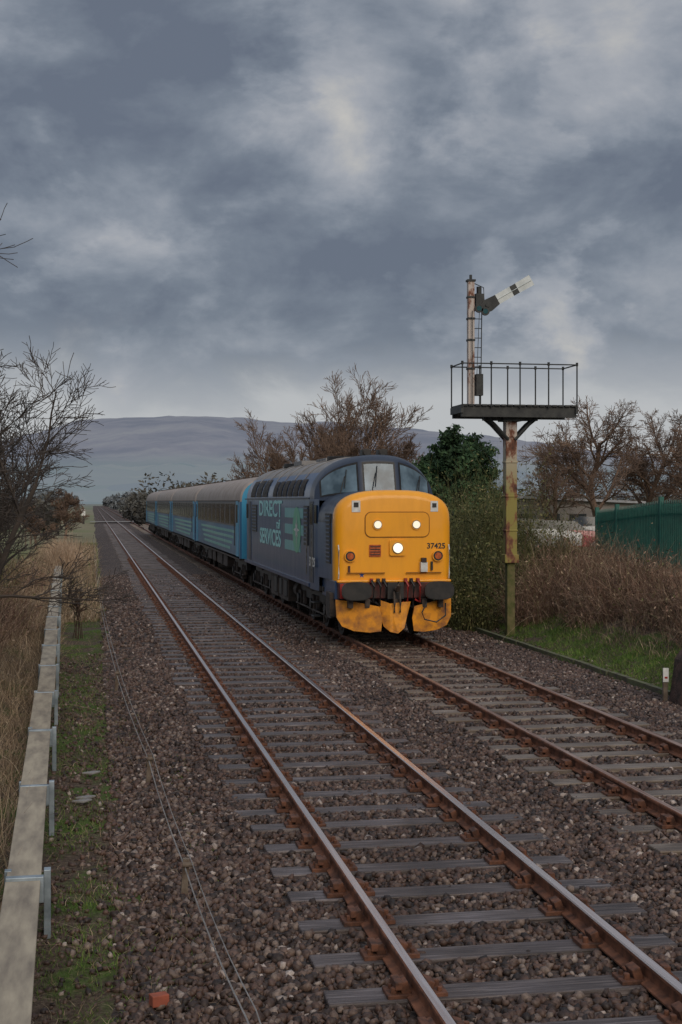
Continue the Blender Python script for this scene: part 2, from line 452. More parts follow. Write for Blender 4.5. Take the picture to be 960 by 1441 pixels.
def arc(hw, zs, zt, e, n=20):
    out = []
    for i in range(n + 1):
        a = math.pi * i / n
        cx = -math.cos(a); sz = math.sin(a)
        out.append((hw * math.copysign(abs(cx) ** (2 / e), cx), zs + (zt - zs) * abs(sz) ** (2 / e)))
    return out
def prof(hw, zb, zs, zt, e, n=20, nz=5):
    left = [(-hw, zb + (zs - zb) * i / nz) for i in range(nz)]
    right = [(hw, zs - (zs - zb) * (i + 1) / nz) for i in range(nz)]
    return left + arc(hw, zs, zt, e, n) + right

mb = MB()
secs = []; R = 0.2
NZB = 1.26
for i in range(7):
    t = (math.pi / 2) * i / 6
    inset = R * (1 - math.sin(t)); y = R * (1 - math.cos(t))
    secs.append([(x, y, z) for x, z in prof(1.235 - inset, NZB, 2.45, 3.14 - inset * 0.9, 2.9)])
for y in [0.34, 0.36, 0.8, 1.25, 1.75]:
    w = 1.235 + max(0, (y - 0.8)) * 0.09
    secs.append([(x, y, z) for x, z in prof(w, NZB, 2.45, 3.14, 2.9)])
mb.loft(secs, lambda i, k: 0 if i < 7 else (2 if k < 5 or k > 24 else 1), cap0=0)
mb.build('nose', [yellow, cabdark, navy], loco, smooth=40)

mb = MB()
mb.box((0, 0.95, 1.06), (2.44, 1.7, 0.4), 0)
mb.box((0, 0.0, 1.06), (2.36, 0.16, 0.34), 1)
mb.box((0, -0.02, 1.25), (2.42, 0.10, 0.05), 2)
mb.build('buffer_beam', [navy, redbeam, yellow], loco, bevel=0.02)

ARC_E = 2.25; HW = 1.35; ZS = 2.93; ZT = 3.93
def archz(x, hw=HW):
    u = min(1.0, abs(x) / hw); return ZS + (ZT - ZS) * (max(0.0, 1 - u ** ARC_E)) ** (1 / ARC_E)
def cabpt(x, s, off=0.0):
    zb = 2.92; zt = archz(x)
    z = zb + s * (zt - zb)
    ax = abs(x)
    y = 1.38 + (0.0 if ax < 0.42 else (ax - 0.42) * 0.72)
    y += 0.34 * (z - zb) + 0.02 * ax
    if s > 0.86: y += ((s - 0.86) / 0.14) ** 2 * 0.14
    return (x, y - off, z)
hx_ = [-1.35, -1.345, -1.33, -1.3, -1.25, -1.2, -1.1, -1.0, -.9, -.8, -.7, -.6, -.5, -.42, -.3, -.15]
xs = hx_ + [0] + [-v for v in reversed(hx_)]
mb = MB()
rows = [[cabpt(x, s) for x in xs] for s in (0, .1, .3, .5, .7, .86, .9, .95, 1.0)]
rows.append([(x, 2.75, archz(x)) for x in xs])
mb.loft(rows, lambda i, k: 0)
for s in (-1, 1):
    secs = [[(s * w, y, z) for z in (0.95, 1.5, 2.2, 2.95)] for y, w in ((1.7, 1.3), (2.05, 1.35), (2.75, 1.35))]
    mb.loft(secs, lambda i, k: 1)
mb.build('cab', [cabdark, navy], loco, smooth=35, recalc=False)
mb = MB()
def patch(x0, x1, s0, s1, off, mat, n=8):
    rr = [[cabpt(x0 + (x1 - x0) * i / n, s0 + (s1 - s0) * j / 4, off) for i in range(n + 1)] for j in range(5)]
    mb.loft(rr, lambda i, k: mat)
for (a, b_, s0, s1) in ((-.33, .33, .20, .80), (-1.2, -.49, .20, .82), (.49, 1.2, .20, .82)):
    patch(a - .035, b_ + .035, s0 - .05, s1 + .05, 0.012, 1)
    patch(a, b_, s0, s1, 0.022, 0)
mb.build('windscreens', [glass, black], loco, recalc=False)
mb = MB()
for x0 in (-.2, -.85, .85):
    p0 = cabpt(x0, .12, .05); p1 = cabpt(x0 + .12, .6, .05)
    mb.path([p0, p1], .010, 5); mb.path([cabpt(x0 + .10, .3, .05), cabpt(x0 + .16, .75, .05)], .010, 5)
mb.build('wipers', [black], loco)

mb = MB()
ny = [2.752, 4, 6, 8, 10, 12, 14, 15.9, 16.35, 16.5]
secs = []
for y in ny:
    ins = 0 if y < 16 else (0.04 if y < 16.4 else 0.16)
    secs.append([(x, y, z) for x, z in prof(HW - ins, 0.98, ZS, ZT - ins, ARC_E)])
mb.loft(secs, lambda i, k: 1 if 5 + 4 <= k <= 5 + 15 else 0, cap1=0)
mb.build('body_shell', [navy, roofg], loco, smooth=30)

mb = MB()
for sx in (-.17, .2):
    mb.box((sx, 2.25, 3.99), (.2, .32, .13), 0)
    mb.cyl((sx, 2.06, 3.99), (sx, 2.2, 3.99), .085, 10, 0, .04)
for y in (4.3, 6.0, 7.8, 9.5, 11.2, 13.4):
    pts = [(x * 1.003, y, z + .012) for x, z in arc(HW, ZS, ZT, ARC_E, 20)][3:18]
    mb.path(pts, .018, 4, 1)
mb.box((0, 10.2, 3.95), (1.1, 1.5, .12), 1); mb.cyl((0, 5.5, 3.9), (0, 5.5, 4.0), .5, 20, 0)
mb.box((0, 7.4, 3.95), (.7, 1.6, .1), 1); mb.box((.25, 8.9, 3.97), (.35, .4, .14), 0)
mb.cyl((0, 12.6, 3.88), (0, 12.6, 4.0), .62, 24, 0)
mb.build('roof_equipment', [black, roofg], loco, bevel=.01)

mb = MB()
def slope_panel(side, y0, y1, z0, z1, mat, off=.012):
    def xa(z):
        u = (z - ZS) / (ZT - ZS); return HW * (1 - u ** ARC_E) ** (1 / ARC_E)
    rr = []
    for i in range(5):
        z = z0 + (z1 - z0) * i / 4
        rr.append([(side * (xa(z) + off), y0, z + off * .3), (side * (xa(z) + off), y1, z + off * .3)])
    mb.loft(rr, lambda i, k: mat)
for s in (-1, 1):
    yy = 3.7
    for k in range(6):
        slope_panel(s, yy, yy + .78, 3.02, 3.42, 0)
        for q in range(5):
            slope_panel(s, yy + .08 + q * .14, yy + .12 + q * .14, 3.05, 3.39, 1, .022)
        yy += .98
    for k in range(3):
        slope_panel(s, 10.6 + k * 1.5, 11.8 + k * 1.5, 3.02, 3.5, 0)
        for q in range(8): slope_panel(s, 10.66 + k * 1.5 + q * .14, 10.72 + k * 1.5 + q * .14, 3.05, 3.46, 1, .022)
    x = s * 1.352
    mb.box((x, 9.6, 2.97), (.03, 13.6, .035), 2)
    mb.box((x, 9.6, 1.02), (.05, 13.7, .08), 3)
    mb.box((s * 1.362, 3.2, 2.35), (.03, .62, .9), 1)
    for q in range(9): mb.box((s * 1.382, 3.2, 1.98 + q * .095), (.02, .56, .035), 3)
    mb.box((s * 1.355, 2.45, 2.0), (.015, .58, 1.8), 2); mb.box((s * 1.365, 2.45, 2.62), (.012, .42, .46), 4)
    mb.box((s * 1.345, 1.98, 2.62), (.012, .30, .40), 4)
    for yy2 in (2.1, 2.82): mb.path([(s * 1.41, yy2, 1.25), (s * 1.41, yy2, 2.3)], .014, 6, 5)
    mb.box((s * 1.243, .86, 2.12), (.03, .62, 1.05), 1)
    for q in range(12): mb.box((s * 1.262, .86, 1.65 + q * .085), (.02, .56, .03), 3)
    mb.box((s * 1.358, 15.0, 2.0), (.018, .6, 1.8), 2); mb.box((s * 1.362, 15.75, 2.6), (.012, .4, .45), 4)
    mb.box((s * 1.36, 13.7, 2.4), (.025, 1.2, .8), 1)
    for q in range(8): mb.box((s * 1.376, 13.7, 2.06 + q * .095), (.02, 1.12, .03), 3)
    for i, (z, l0, l1) in enumerate(((2.62, 3.75, 6.9), (2.22, 3.6, 6.9), (1.82, 4.2, 6.9))):
        mb.box((s * 1.3535, (l0 + l1) / 2, z), (.007, l1 - l0, .24), 6)
mb.build('side_fittings', [under, black, cabdark, navy, dglass, silver, teal2], loco)
mb = MB()
for s in (-1, 1):
    x = s * 1.362; cy, cz = 4.75, 2.22
    mb.face([(x, cy + .68 * math.cos(a), cz + .55 * math.sin(a)) for a in np.linspace(0, 2 * math.pi, 28, endpoint=False)], 0)
    x = s * 1.368
    for a in range(8):
        t = a * math.pi / 4; r1 = .42 if a % 2 == 0 else .26
        mb.face([(x, cy + 1.2 * r1 * math.cos(t), cz + r1 * math.sin(t)), (x, cy + .12 * math.cos(t + .5), cz + .1 * math.sin(t + .5)), (x, cy, cz), (x, cy + .12 * math.cos(t - .5), cz + .1 * math.sin(t - .5))], 1)
mb.build('roundel', [green, white], loco)

def text(body, size, loc, rot, mat, parent, name, sx=1.0):
    cu = bpy.data.curves.new(name, 'FONT'); cu.body = body; cu.size = size; cu.extrude = .002; cu.offset = size * .022
    cu.align_x = 'CENTER'; cu.align_y = 'CENTER'
    o = bpy.data.objects.new(name, cu); scene.collection.objects.link(o)
    o.location = loc; o.rotation_euler = rot; o.scale = (sx, 1, 1); cu.materials.append(mat); o.parent = parent
LR = (math.pi / 2, 0, -math.pi / 2)
text('DIRECT', .60, (-1.358, 10.0, 2.68), LR, teal, loco, 'lettering_upper', 2.5)
text('rail', .34, (-1.358, 8.2, 2.29), LR, teal, loco, 'lettering_mid', 1.8)
text('SERVICES', .60, (-1.358, 10.0, 1.90), LR, teal, loco, 'lettering_lower', 1.9)
text('37425', .28, (-1.375, 2.25, 1.55), LR, white, loco, 'side_number', 1.2)
text('37425', .16, (.90, -.006, 1.97), (math.pi / 2, 0, 0), black, loco, 'front_number', 1.0)

mb = MB()
def ring(x, z, r0, r1, y0, y1, mat, n=20):
    mb.cyl((x, y1, z), (x, y0, z), r1, n, mat)
def rrect(cx, cz, w, h, r, y, n=5):
    pts = []
    for qx, qz, a0 in ((1, 1, 0), (-1, 1, 90), (-1, -1, 180), (1, -1, 270)):
        for i in range(n + 1):
            a = math.radians(a0 + 90 * i / n)
            pts.append((cx + (w / 2 - r) * qx + r * math.cos(a), y, cz + (h / 2 - r) * qz + r * math.sin(a)))
    return pts
mb.prism(rrect(.07, 2.42, 1.38, .54, .14, 0.0), (0, -.012, 0), 3)
mb.prism(rrect(.07, 2.42, 1.34, .50, .12, 0.0), (0, -.022, 0), 0)
for x in (-.35, .47):
    ring(x, 2.42, 0, .11, -.045, 0, 0); ring(x, 2.42, 0, .09, -.055, 0, 11); ring(x, 2.42, 0, .076, -.062, 0, 5)
mb.prism(rrect(.07, 1.935, .34, .32, .04, 0.0), (0, -.05, 0), 0)
ring(.07, 1.935, 0, .115, -.075, 0, 11); ring(.07, 1.935, 0, .098, -.085, 0, 6)
mb.prism(rrect(-.40, 1.88, .25, .25, .02, 0.0), (0, -.02, 0), 7)
for q in range(4): mb.box((-.40, -.024, 1.80 + q * .055), (.21, .012, .018), 4)
for x in (-.93, .93):
    ring(x, 1.77, 0, .12, -.06, 0, 0); ring(x, 1.77, 0, .10, -.068, 0, 4); ring(x, 1.77, 0, .07, -.075, 0, 7)
mb.box((-.80, -.006, 2.80), (.18, .01, .24), 8); mb.box((.86, -.006, 2.80), (.16, .01, .22), 8)
mb.box((-.80, -.013, 2.83), (.10, .006, .10), 4); mb.box((.86, -.013, 2.82), (.09, .006, .09), 4)
mb.box((.62, -.06, 1.54), (.14, .12, .2), 8); mb.box((.62, -.07, 1.68), (.10, .1, .10), 9)
mb.box((.80, -.03, 1.56), (.04, .05, .18), 4); mb.box((-.95, -.03, 1.50), (.04, .05, .14), 9)
mb.path([(-1.0, -.05, 1.42), (-.2, -.05, 1.42)], .014, 6, 3); mb.path([(.25, -.05, 1.42), (1.0, -.05, 1.42)], .014, 6, 3)
for x in (-1.17, 1.17): mb.path([(x, -.01, 1.3), (x, -.06, 1.4), (x, -.06, 1.9), (x, .0, 2.0)], .014, 6, 8)
st = []
for i in range(10):
    r = .065 if i % 2 == 0 else .027; a = math.pi / 2 + i * math.pi / 5
    st.append((-.68 + r * math.cos(a), -.004, 1.38 + r * math.sin(a)))
mb.prism(st, (0, -.004, 0), 10)
starb = mat_noise('star_blue', (0.02, 0.06, 0.25), (0.03, 0.08, 0.3), 5, 0.5)
mb.build('front_fittings', [yellow, yellow, yellow, mat_noise('seam_brown', (0.25, 0.10, 0.01), (0.3, 0.12, 0.01), 5), black, lampw2, lampw, orange, white, redbeam, starb, silver], loco, smooth=40)

mb = MB()
for x in (-.865, .865):
    mb.cyl((x, .05, 1.07), (x, -.22, 1.07), .15, 16, 0); mb.cyl((x, -.2, 1.07), (x, -.42, 1.07), .10, 16, 1)
    pts = [(x + .31 * math.copysign(abs(math.cos(a)) ** .7, math.cos(a)), -.40, 1.07 + .19 * math.copysign(abs(math.sin(a)) ** .7, math.sin(a))) for a in np.linspace(0, 2 * math.pi, 28, endpoint=False)]
    mb.prism(pts, (0, -.055, 0), 0)
    mb.prism([(x + (p[0] - x) * .93, -.455, 1.07 + (p[2] - 1.07) * .93) for p in pts], (0, -.012, 0), 0)
mb.box((0, -.12, 1.06), (.34, .12, .34), 0)
mb.path([(0, -.1, 1.08), (0, -.42, 1.10), (0, -.5, 1.18), (0, -.44, 1.24)], [.05, .05, .04, .03], 8, 1)
for dx in (-.06, .06): mb.path([(dx, -.3, 1.05), (dx, -.36, .8), (dx, -.33, .62)], .022, 6, 1)
for x, mt, l in ((-.5, 2, .35), (-.36, 0, .4), (-.24, 0, .45), (.22, 2, .4), (.34, 0, .45), (.48, 2, .35)):
    mb.path([(x, -.05, 1.28), (x, -.2, 1.26), (x + .03, -.24, 1.15), (x + .02, -.2, 1.28 - l * 1.3), (x - .06, -.14, 1.22 - l)], .026, 7, mt if mt == 0 else (0 if x < 0 else 2))
    mb.box((x, -.12, 1.27), (.06, .1, .08), 2 if mt == 2 else 1)
for x in (-1.12, 1.12): mb.box((x, -.08, 1.05), (.07, .1, .3), 2)
mb.path([(.62, -.35, .82), (.5, -.42, .62), (.55, -.44, .48), (.8, -.44, .42), (1.0, -.4, .55), (1.02, -.32, .8)], .016, 6, 0)
mb.build('buffers_and_hoses', [black, under, red], loco, smooth=40)

mb = MB()
def pp(px, py): return ((px - 556) / 66.8, 2.91 - (py - 705) / 67.8)
L_ = [pp(474, 843), pp(500, 846), pp(531, 852), pp(535, 868), pp(533, 886), pp(518, 888), pp(497, 886), pp(482, 880), pp(475, 868)]
C_ = [pp(533, 843), pp(547, 848), pp(572, 846), pp(577, 846), pp(570, 868), pp(566, 882), pp(556, 889), pp(546, 887), pp(538, 880), pp(532, 862)]
for pts, yf in ((L_, lambda x: -.30 + abs(x + .3) * .35), (C_, lambda x: -.34 + abs(x) * .5), ([(-x, z) for x, z in reversed(L_)], lambda x: -.30 + abs(x - .3) * .35)):
    P = [(x, yf(x) - (0.9 - z) * .12, z) for x, z in pts]
    mb.prism(P, (0, .035, 0), 0)
for x in (-.95, -.6, 0, .6, .95): mb.box((x, -.08, .80), (.10, .3, .18), 1)
mb.build('snow_ploughs', [yrust, under], loco)

def bogie(mb, yc, axles, r, hw=1.0):
    for s in (-1, 1):
        mb.box((s * hw, yc, .72), (.14, (axles[-1] - axles[0]) + 1.3, .26), 0)
        for a in axles:
            y = yc + a
            mb.cyl((s * (hw - .16), y, r), (s * (hw - .30), y, r), r, 28, 0)
            mb.cyl((s * (hw - .14), y, r), (s * (hw - .17), y, r), r * .82, 28, 1)
            mb.box((s * (hw + .09), y, r), (.16, .34, .36), 1); mb.cyl((s * (hw + .15), y, r), (s * (hw + .22), y, r), .12, 12, 0)
            for q in (-.33, .33):
                mb.cyl((s * (hw + .06), y + q, .42), (s * (hw + .06), y + q, .74), .075, 8, 1)
            mb.box((s * (hw + .12), y + .52, .42), (.05, .06, .4), 1)
        mb.path([(s * (hw + .16), yc + axles[0] - .6, .42), (s * (hw + .16), yc + axles[-1] + .6, .40)], .025, 6, 1)
        mb.box((s * (hw + .1), yc, .93), (.3, 1.0, .12), 1)
    for a in axles: mb.cyl((-hw, yc + a, r), (hw, yc + a, r), .09, 10, 0)
    mb.box((0, yc, .7), (1.5, (axles[-1] - axles[0]) + .6, .3), 0)
mb = MB()
bogie(mb, 3.55, (-2.0, 0, 2.0), .55); bogie(mb, 13.2, (-2.0, 0, 2.0), .55)
for s in (-1, 1):
    mb.box((s * .98, 7.6, .66), (.62, 1.7, .58), 1); mb.box((s * .98, 9.5, .66), (.62, 1.5, .58), 1)
    mb.cyl((s * 1.0, 6.55, .7), (s * 1.0, 6.05, .7), .2, 12, 1)
    for q in range(3): mb.box((s * 1.3, 7.1 + q * 1.0, .68), (.03, .5, .4), 0)
    mb.box((s * 1.2, .55, .75), (.2, .5, .5), 1)
    for z in (.35, .65, .95): mb.box((s * 1.24, 2.45, z), (.2, .42, .03), 0)
    mb.box((s * 1.2, 9, 1.0), (.2, 14.6, .12), 0)
mb.box((0, 8.3, .75), (1.5, 13, .4), 0); mb.box((0, 9, 1.0), (2.5, 15, .1), 0)
mb.build('bogies_and_tanks', [black, under], loco, bevel=.01)

# ------------------------------------------------------------ coaches
cblue = mat_paint('coach_blue', (0.025, 0.135, 0.27), (0.05, 0.05, 0.05), 0.3, 0.35, 0.2, zlow=(.9, 1.6))
cend = mat_paint('coach_end_blue', (0.05, 0.32, 0.52), (0.05, 0.06, 0.06), 0.3, 0.4, 0.2)
croof = mat_paint('coach_roof', (0.34, 0.29, 0.26), (0.13, 0.10, 0.08), 0.7, 0.75, 0.0)
cteal = mat_paint('coach_teal', (0.14, 0.42, 0.38), (0.06, 0.08, 0.08), 0.3, 0.4, 0.2)
cwin = mat_noise('coach_window', (0.012, 0.011, 0.010), (0.035, 0.028, 0.025), 1.5, 0.12)
cband = mat_noise('coach_window_band', (0.10, 0.08, 0.077), (0.07, 0.056, 0.053), 2, 0.5)  # brownish band colour paints in the reflection around the windows
def coach(y0, name='passenger_coach'):
    root = empty(name, (LX, y0, LZ)); L = 20.1
    mb = MB(); secs = []
    for y, ins in ((0, .07), (.05, .015), (.12, 0), (L / 2, 0), (L - .12, 0), (L - .05, .015), (L, .07)):
        secs.append([(x, y, z) for x, z in prof(1.37 - ins, 1.0, 2.88, 3.78 - ins, 2.35)])
    mb.loft(secs, lambda i, k: 1 if 5 <= k <= 24 else 0, cap0=2, cap1=2)
    mb.build('body_shell', [cblue, croof, cend], root, smooth=30)
    mb = MB()
    for s in (-1, 1):
        mb.box((s * 1.373, L / 2, 2.46), (.008, L - 2.6, .82), 3)
        for k in range(9):
            yc = 2.35 + k * 1.93
            mb.box((s * 1.379, yc, 2.46), (.012, 1.5, .70), 0)
            mb.box((s * 1.386, yc, 2.66), (.01, 1.5, .025), 1)
        for i, z in enumerate((1.86, 1.66, 1.46, 1.26)):
            mb.box((s * 1.374, L / 2 - 1.0, z), (.008, L - 5 - i * 1.2, .09), 2)
        for y in (.75, L - .75):
            mb.box((s * 1.378, y, 1.98), (.016, .78, 1.85), 4); mb.box((s * 1.388, y, 2.48), (.01, .5, .6), 0)
            mb.path([(s * 1.42, y + .48, 1.4), (s * 1.42, y + .48, 2.2)], .014, 5, 1)
        mb.box((s * 1.36, L / 2, 2.91), (.05, L - .2, .04), 1)
        mb.box((s * 1.33, L / 2, 1.0), (.08, L - .3, .12), 1)
    for k in range(7): mb.cyl((0, 2 + k * 2.7, 3.76), (0, 2 + k * 2.7, 3.86), .16, 10, 1)
    mb.build('windows_and_stripes', [cwin, under, cteal, cband, cend], root)
    mb = MB()
    for y, d in ((0, -1), (L, 1)):
        mb.box((-.48, y + d * .1, 2.1), (.10, .32, 2.1), 0); mb.box((.48, y + d * .1, 2.1), (.10, .32, 2.1), 0)
        mb.box((0, y + d * .1, 3.12), (1.06, .32, .12), 0); mb.box((0, y + d * .02, 2.1), (.86, .06, 2.0), 0)
        for x in (-.865, .865):
            mb.cyl((x, y, 1.07), (x, y + d * .45, 1.07), .09, 10, 0); mb.cyl((x, y + d * .45, 1.07), (x, y + d * .5, 1.07), .23, 16, 0)
        mb.box((0, y + d * .3, 1.02), (.3, .6, .2), 0)
    bogie(mb, 2.6, (-1.3, 1.3), .46); bogie(mb, L - 2.6, (-1.3, 1.3), .46)
    for s in (-1, 1):
        for yc, ll in ((6.4, 1.6), (8.8, 2.2), (11.4, 1.4), (13.5, 1.8)): mb.box((s * 1.0, yc, .72), (.5, ll, .46), 1)
    mb.box((0, L / 2, .95), (2.4, L - .4, .1), 0)
    mb.build('underframe', [black, under], root)
for k in range(4): coach(46.9 + k * 20.95)

# ------------------------------------------------------------ semaphore signal
SX, SY = 9.66, 32.2
sig = empty('semaphore_signal', (SX, SY, 0))
m, nt, b = new_mat('post_paint_rust')
pz = pos(nt, (1, 1, .5))
n1 = noise(nt, pz, 4.5, 8, .65)
zsp = nt.nodes.new('ShaderNodeSeparateXYZ'); nt.links.new(pos(nt), zsp.inputs[0])
zm = nt.nodes.new('ShaderNodeMapRange'); zm.inputs[1].default_value = 3.2; zm.inputs[2].default_value = 4.8; nt.links.new(zsp.outputs[2], zm.inputs[0])
paint = mixc(nt, zm.outputs[0], (.26, .22, .06), (.50, .44, .40))
ru = ramp(nt, n1, [(.3, (.05, .025, .015)), (.5, (.25, .09, .05))]).outputs[0]
nt.links.new(mixc(nt, ramp(nt, n1, [(.42, (0, 0, 0)), (.50, (1, 1, 1))]).outputs[0], ru, paint), b.inputs['Base Color']); b.inputs['Roughness'].default_value = .8
postm = m
dark = mat_noise('signal_dark_steel', (.012, .014, .016), (.04, .042, .04), 7, .6)
mossy = mat_noise('post_moss', (.07, .08, .02), (.16, .13, .06), 6, .9, 0, .4)
mb = MB()
K = 33.4 / F
mb.box((0, 0, 3.35), (.27, .27, 3.3), 0); mb.box((0, 0, .75), (.19, .19, 2.1), 1); mb.box((0, 0, 1.74), (.34, .34, .2), 0)
for z in (2.4, 3.2, 4.0, 4.6): mb.box((0, 0, z), (.30, .30, .05), 0)
mb.build('main_post', [postm, mossy], sig, bevel=.015)
def sx(px): return (px - 718) * K * 1.0
def sz(py): return CZ - (py - 705) * K
mb = MB()
x0, x1 = sx(641), sx(806)
zp = sz(576)
dep = 1.0
for y in (-dep / 2 + .1, dep / 2 - .1): mb.box(((x0 + x1) / 2, y, zp - .09), (x1 - x0, .09, .24), 0)
for i in range(18): mb.box((x0 + .07 + (x1 - x0 - .14) * i / 17, 0, zp + .06), (.12, dep, .04), 0, rz=rnd.uniform(-.01, .01))
for x in (x0, x1): mb.box((x, 0, zp - .04), (.06, dep, .16), 0)
for d in (-1, 1):
    for y in (-.14, .14): mb.path([(d * .08, y, zp - .72), (d * .42, y, zp - .36), (d * .70, y, zp - .14)], .04, 6, 0)
    mb.box((d * .35, 0, zp - .22), (.6, .2, .1), 0)
mb.box((0, 0, zp - .22), (.46, .46, .14), 0)
zr = sz(515)
for y in (-dep / 2, dep / 2):
    for x in np.linspace(x0, x1, 5):
        mb.path([(x, y, zp), (x, y, zr)], .017, 6, 0); mb.cyl((x, y, zr - .03), (x, y, zr + .05), .03, 8, 0)
    mb.path([(x0, y, zr), (x1, y, zr)], .016, 6, 0)
for x in (x0, x1): mb.path([(x, -dep / 2, zr), (x, dep / 2, zr)], .016, 6, 0)
mb.build('platform_and_railing', [dark], sig)
mb = MB()
dx = sx(661); zt = sz(398)
mb.box((dx, .0, (zp + zt) / 2), (.15, .15, zt - zp), 0)
mb.box((dx, 0, zt + .02), (.2, .2, .05), 1); mb.cyl((dx, 0, zt + .04), (dx, 0, zt + .16), .035, 8, 1)
for z in (sz(420), sz(450), sz(480), sz(520)): mb.box((dx, 0, z), (.18, .18, .05), 1)
mb.build('signal_doll', [postm, dark], sig, bevel=.008)
mb = MB()
lx = sx(674)
for q in (-.1, .1): mb.path([(lx + q, .28, zp), (lx + q, .16, sz(415))], .013, 5, 0)
nz = 12
for i in range(nz):
    t = (i + .5) / nz; z = zp + (sz(415) - zp) * t
    mb.path([(lx - .1, .28 - .12 * t, z), (lx + .1, .28 - .12 * t, z)], .010, 5, 0)
mb.path([(dx + .1, .05, sz(400)), (lx + .12, .1, sz(405)), (lx + .14, .1, sz(425)), (dx + .08, .05, sz(440))], .012, 5, 0)
mb.box((sx(671), -.1, sz(543)), (.16, .2, .5), 0); mb.path([(sx(668), -.1, sz(535)), (sx(672), -.1, sz(440))], .008, 5, 0)
mb.path([(dx, -.14, zp), (dx, -.14, sz(440))], .01, 5, 0)
mb.box((sx(673), .0, sz(426)), (.20, .2, .36), 0); mb.cyl((sx(673), 0, sz(416)), (sx(673), 0, sz(405)), .06, 10, 0)
px0, pz0 = sx(682), sz(432)
ang = math.atan2(sz(396) - sz(434), sx(746) - sx(680))
ca, sa = math.cos(ang), math.sin(ang)
def ap(u, v, y): return (px0 + u * ca - v * sa, y, pz0 + u * sa + v * ca)
AL = 1.26; hwid = .12
mb.prism([ap(-.16, -.13, -.13), ap(.05, -.17, -.13), ap(.30, -.12, -.13), ap(.30, .12, -.13), ap(.0, .14, -.13), ap(-.14, .08, -.13)], (0, .03, 0), 0)
mb.cyl(ap(0.02, 0, -.16), ap(0.02, 0, .1), .05, 10, 0)
for a_, b__ in ((-.10, -.10), (-.20, .03)):
    mb.cyl(ap(a_, b__, -.16), ap(a_, b__, -.11), .10, 16, 0); mb.cyl(ap(a_, b__, -.165), ap(a_, b__, -.12), .06, 16, 2)
mb.prism([ap(.30, -hwid, -.12), ap(.70, -hwid, -.12), ap(.70, hwid, -.12), ap(.30, hwid, -.12)], (0, .015, 0), 1)
mb.prism([ap(.70, -hwid, -.12), ap(.86, -hwid, -.12), ap(.86, hwid, -.12), ap(.70, hwid, -.12)], (0, .015, 0), 0)
mb.prism([ap(.86, -hwid * 1.03, -.12), ap(AL, -hwid * 1.1, -.12), ap(AL, hwid * 1.1, -.12), ap(.86, hwid * 1.03, -.12)], (0, .015, 0), 1)
mb.path([ap(.30, 0, -.13), ap(AL - .02, 0, -.13)], .008, 5, 1)
lens = mat_noise('spectacle_lens', (.01, .06, .07), (.02, .08, .09), 4, .1)
wh2 = mat_noise('arm_white_enamel', (.62, .66, .66), (.46, .50, .50), 5, .35)
mb.build('arm_and_ladder', [dark, wh2, lens], sig)

# ------------------------------------------------------------ cable trough on posts
conc = mat_noise('trough_concrete', (.40, .34, .25), (.17, .14, .11), 9.0, .85, 0, .6, .006, lo=.36, hi=.72, stretch=(1, .2, 1), detail=12)
galv = mat_noise('trough_galvanised', (.36, .42, .46), (.18, .22, .25), 6, .45, .4)
tr = empty('cable_trough', (0, 0, 0))
mb = MB(); mp_ = MB()
zt = .40
ds = list(np.arange(3.6, 60, 3.25))
def tp(D):
    P = W(92 - 0.107 * (F * 2.69 / D), 705, D); return P[0], P[1]
for i in range(len(ds) - 1):
    (ax, ay), (bx, by) = tp(ds[i]), tp(ds[i + 1])
    cx_, cy_ = (ax + bx) / 2, (ay + by) / 2
    rz = math.atan2(by - ay, bx - ax) - math.pi / 2; Ls = math.hypot(bx - ax, by - ay)
    tilt = rnd.uniform(-.008, .008); jx = rnd.uniform(-.02, .02)
    mb.box((cx_ + jx, cy_, zt - .09), (.22, Ls - .02, .15), 0, rz=rz, rx=tilt)
    mb.box((cx_ + jx, cy_, zt - .005), (.245, Ls - .012, .03), 0, rz=rz, rx=tilt)
    mp_.box((ax + .0, ay, zt - .07), (.265, .07, .185), 0, rz=rz)
    mp_.box((ax + .15, ay + .25, zt - .30), (.05, .09, .62), 0, rz=rz)
    mp_.box((ax - .13, ay + .25, zt - .30), (.05, .07, .62), 0, rz=rz)
    mp_.box((ax + .01, ay + .25, zt - .2), (.3, .05, .05), 0, rz=rz)
mb.build('trough_lids', [conc], tr, bevel=.008); mp_.build('brackets', [galv], tr, bevel=.004)

wm = mat_noise('wire_steel', (.42, .40, .38), (.25, .23, .21), 4, .5, .3)
mb = MB(); st_ = [(-1, .95), (7.9, .85), (11.3, .72), (16, .62), (24, .40), (38, .24), (60, .15), (90, .1), (120, .1)]
def wxy(y): return float(np.interp(y, [a for a, _ in st_], [b for _, b in st_]))
for off, z0 in ((0, .20), (.05, .25)):
    for i in range(len(st_) - 1):
        ya, yb = st_[i][0], st_[i + 1][0]
        pts = [(wxy(ya + (yb - ya) * t) + off, ya + (yb - ya) * t, z0 - .06 * 4 * t * (1 - t)) for t in np.linspace(0, 1, 7)]
        mb.path(pts, .0055 if off == 0 else .004, 4, 0)
for y, x in st_[2:]:
    mb.box((x + .0, y, .05), (.05, .05, .42), 1, ry=.06)
    mb.cyl((x - .02, y - .04, .22), (x + .07, y - .04, .22), .02, 8, 1)
stake = mat_noise('stake_wood', (.10, .07, .05), (.2, .16, .12), 10, .9)
mb.build('signal_wire', [wm, stake])

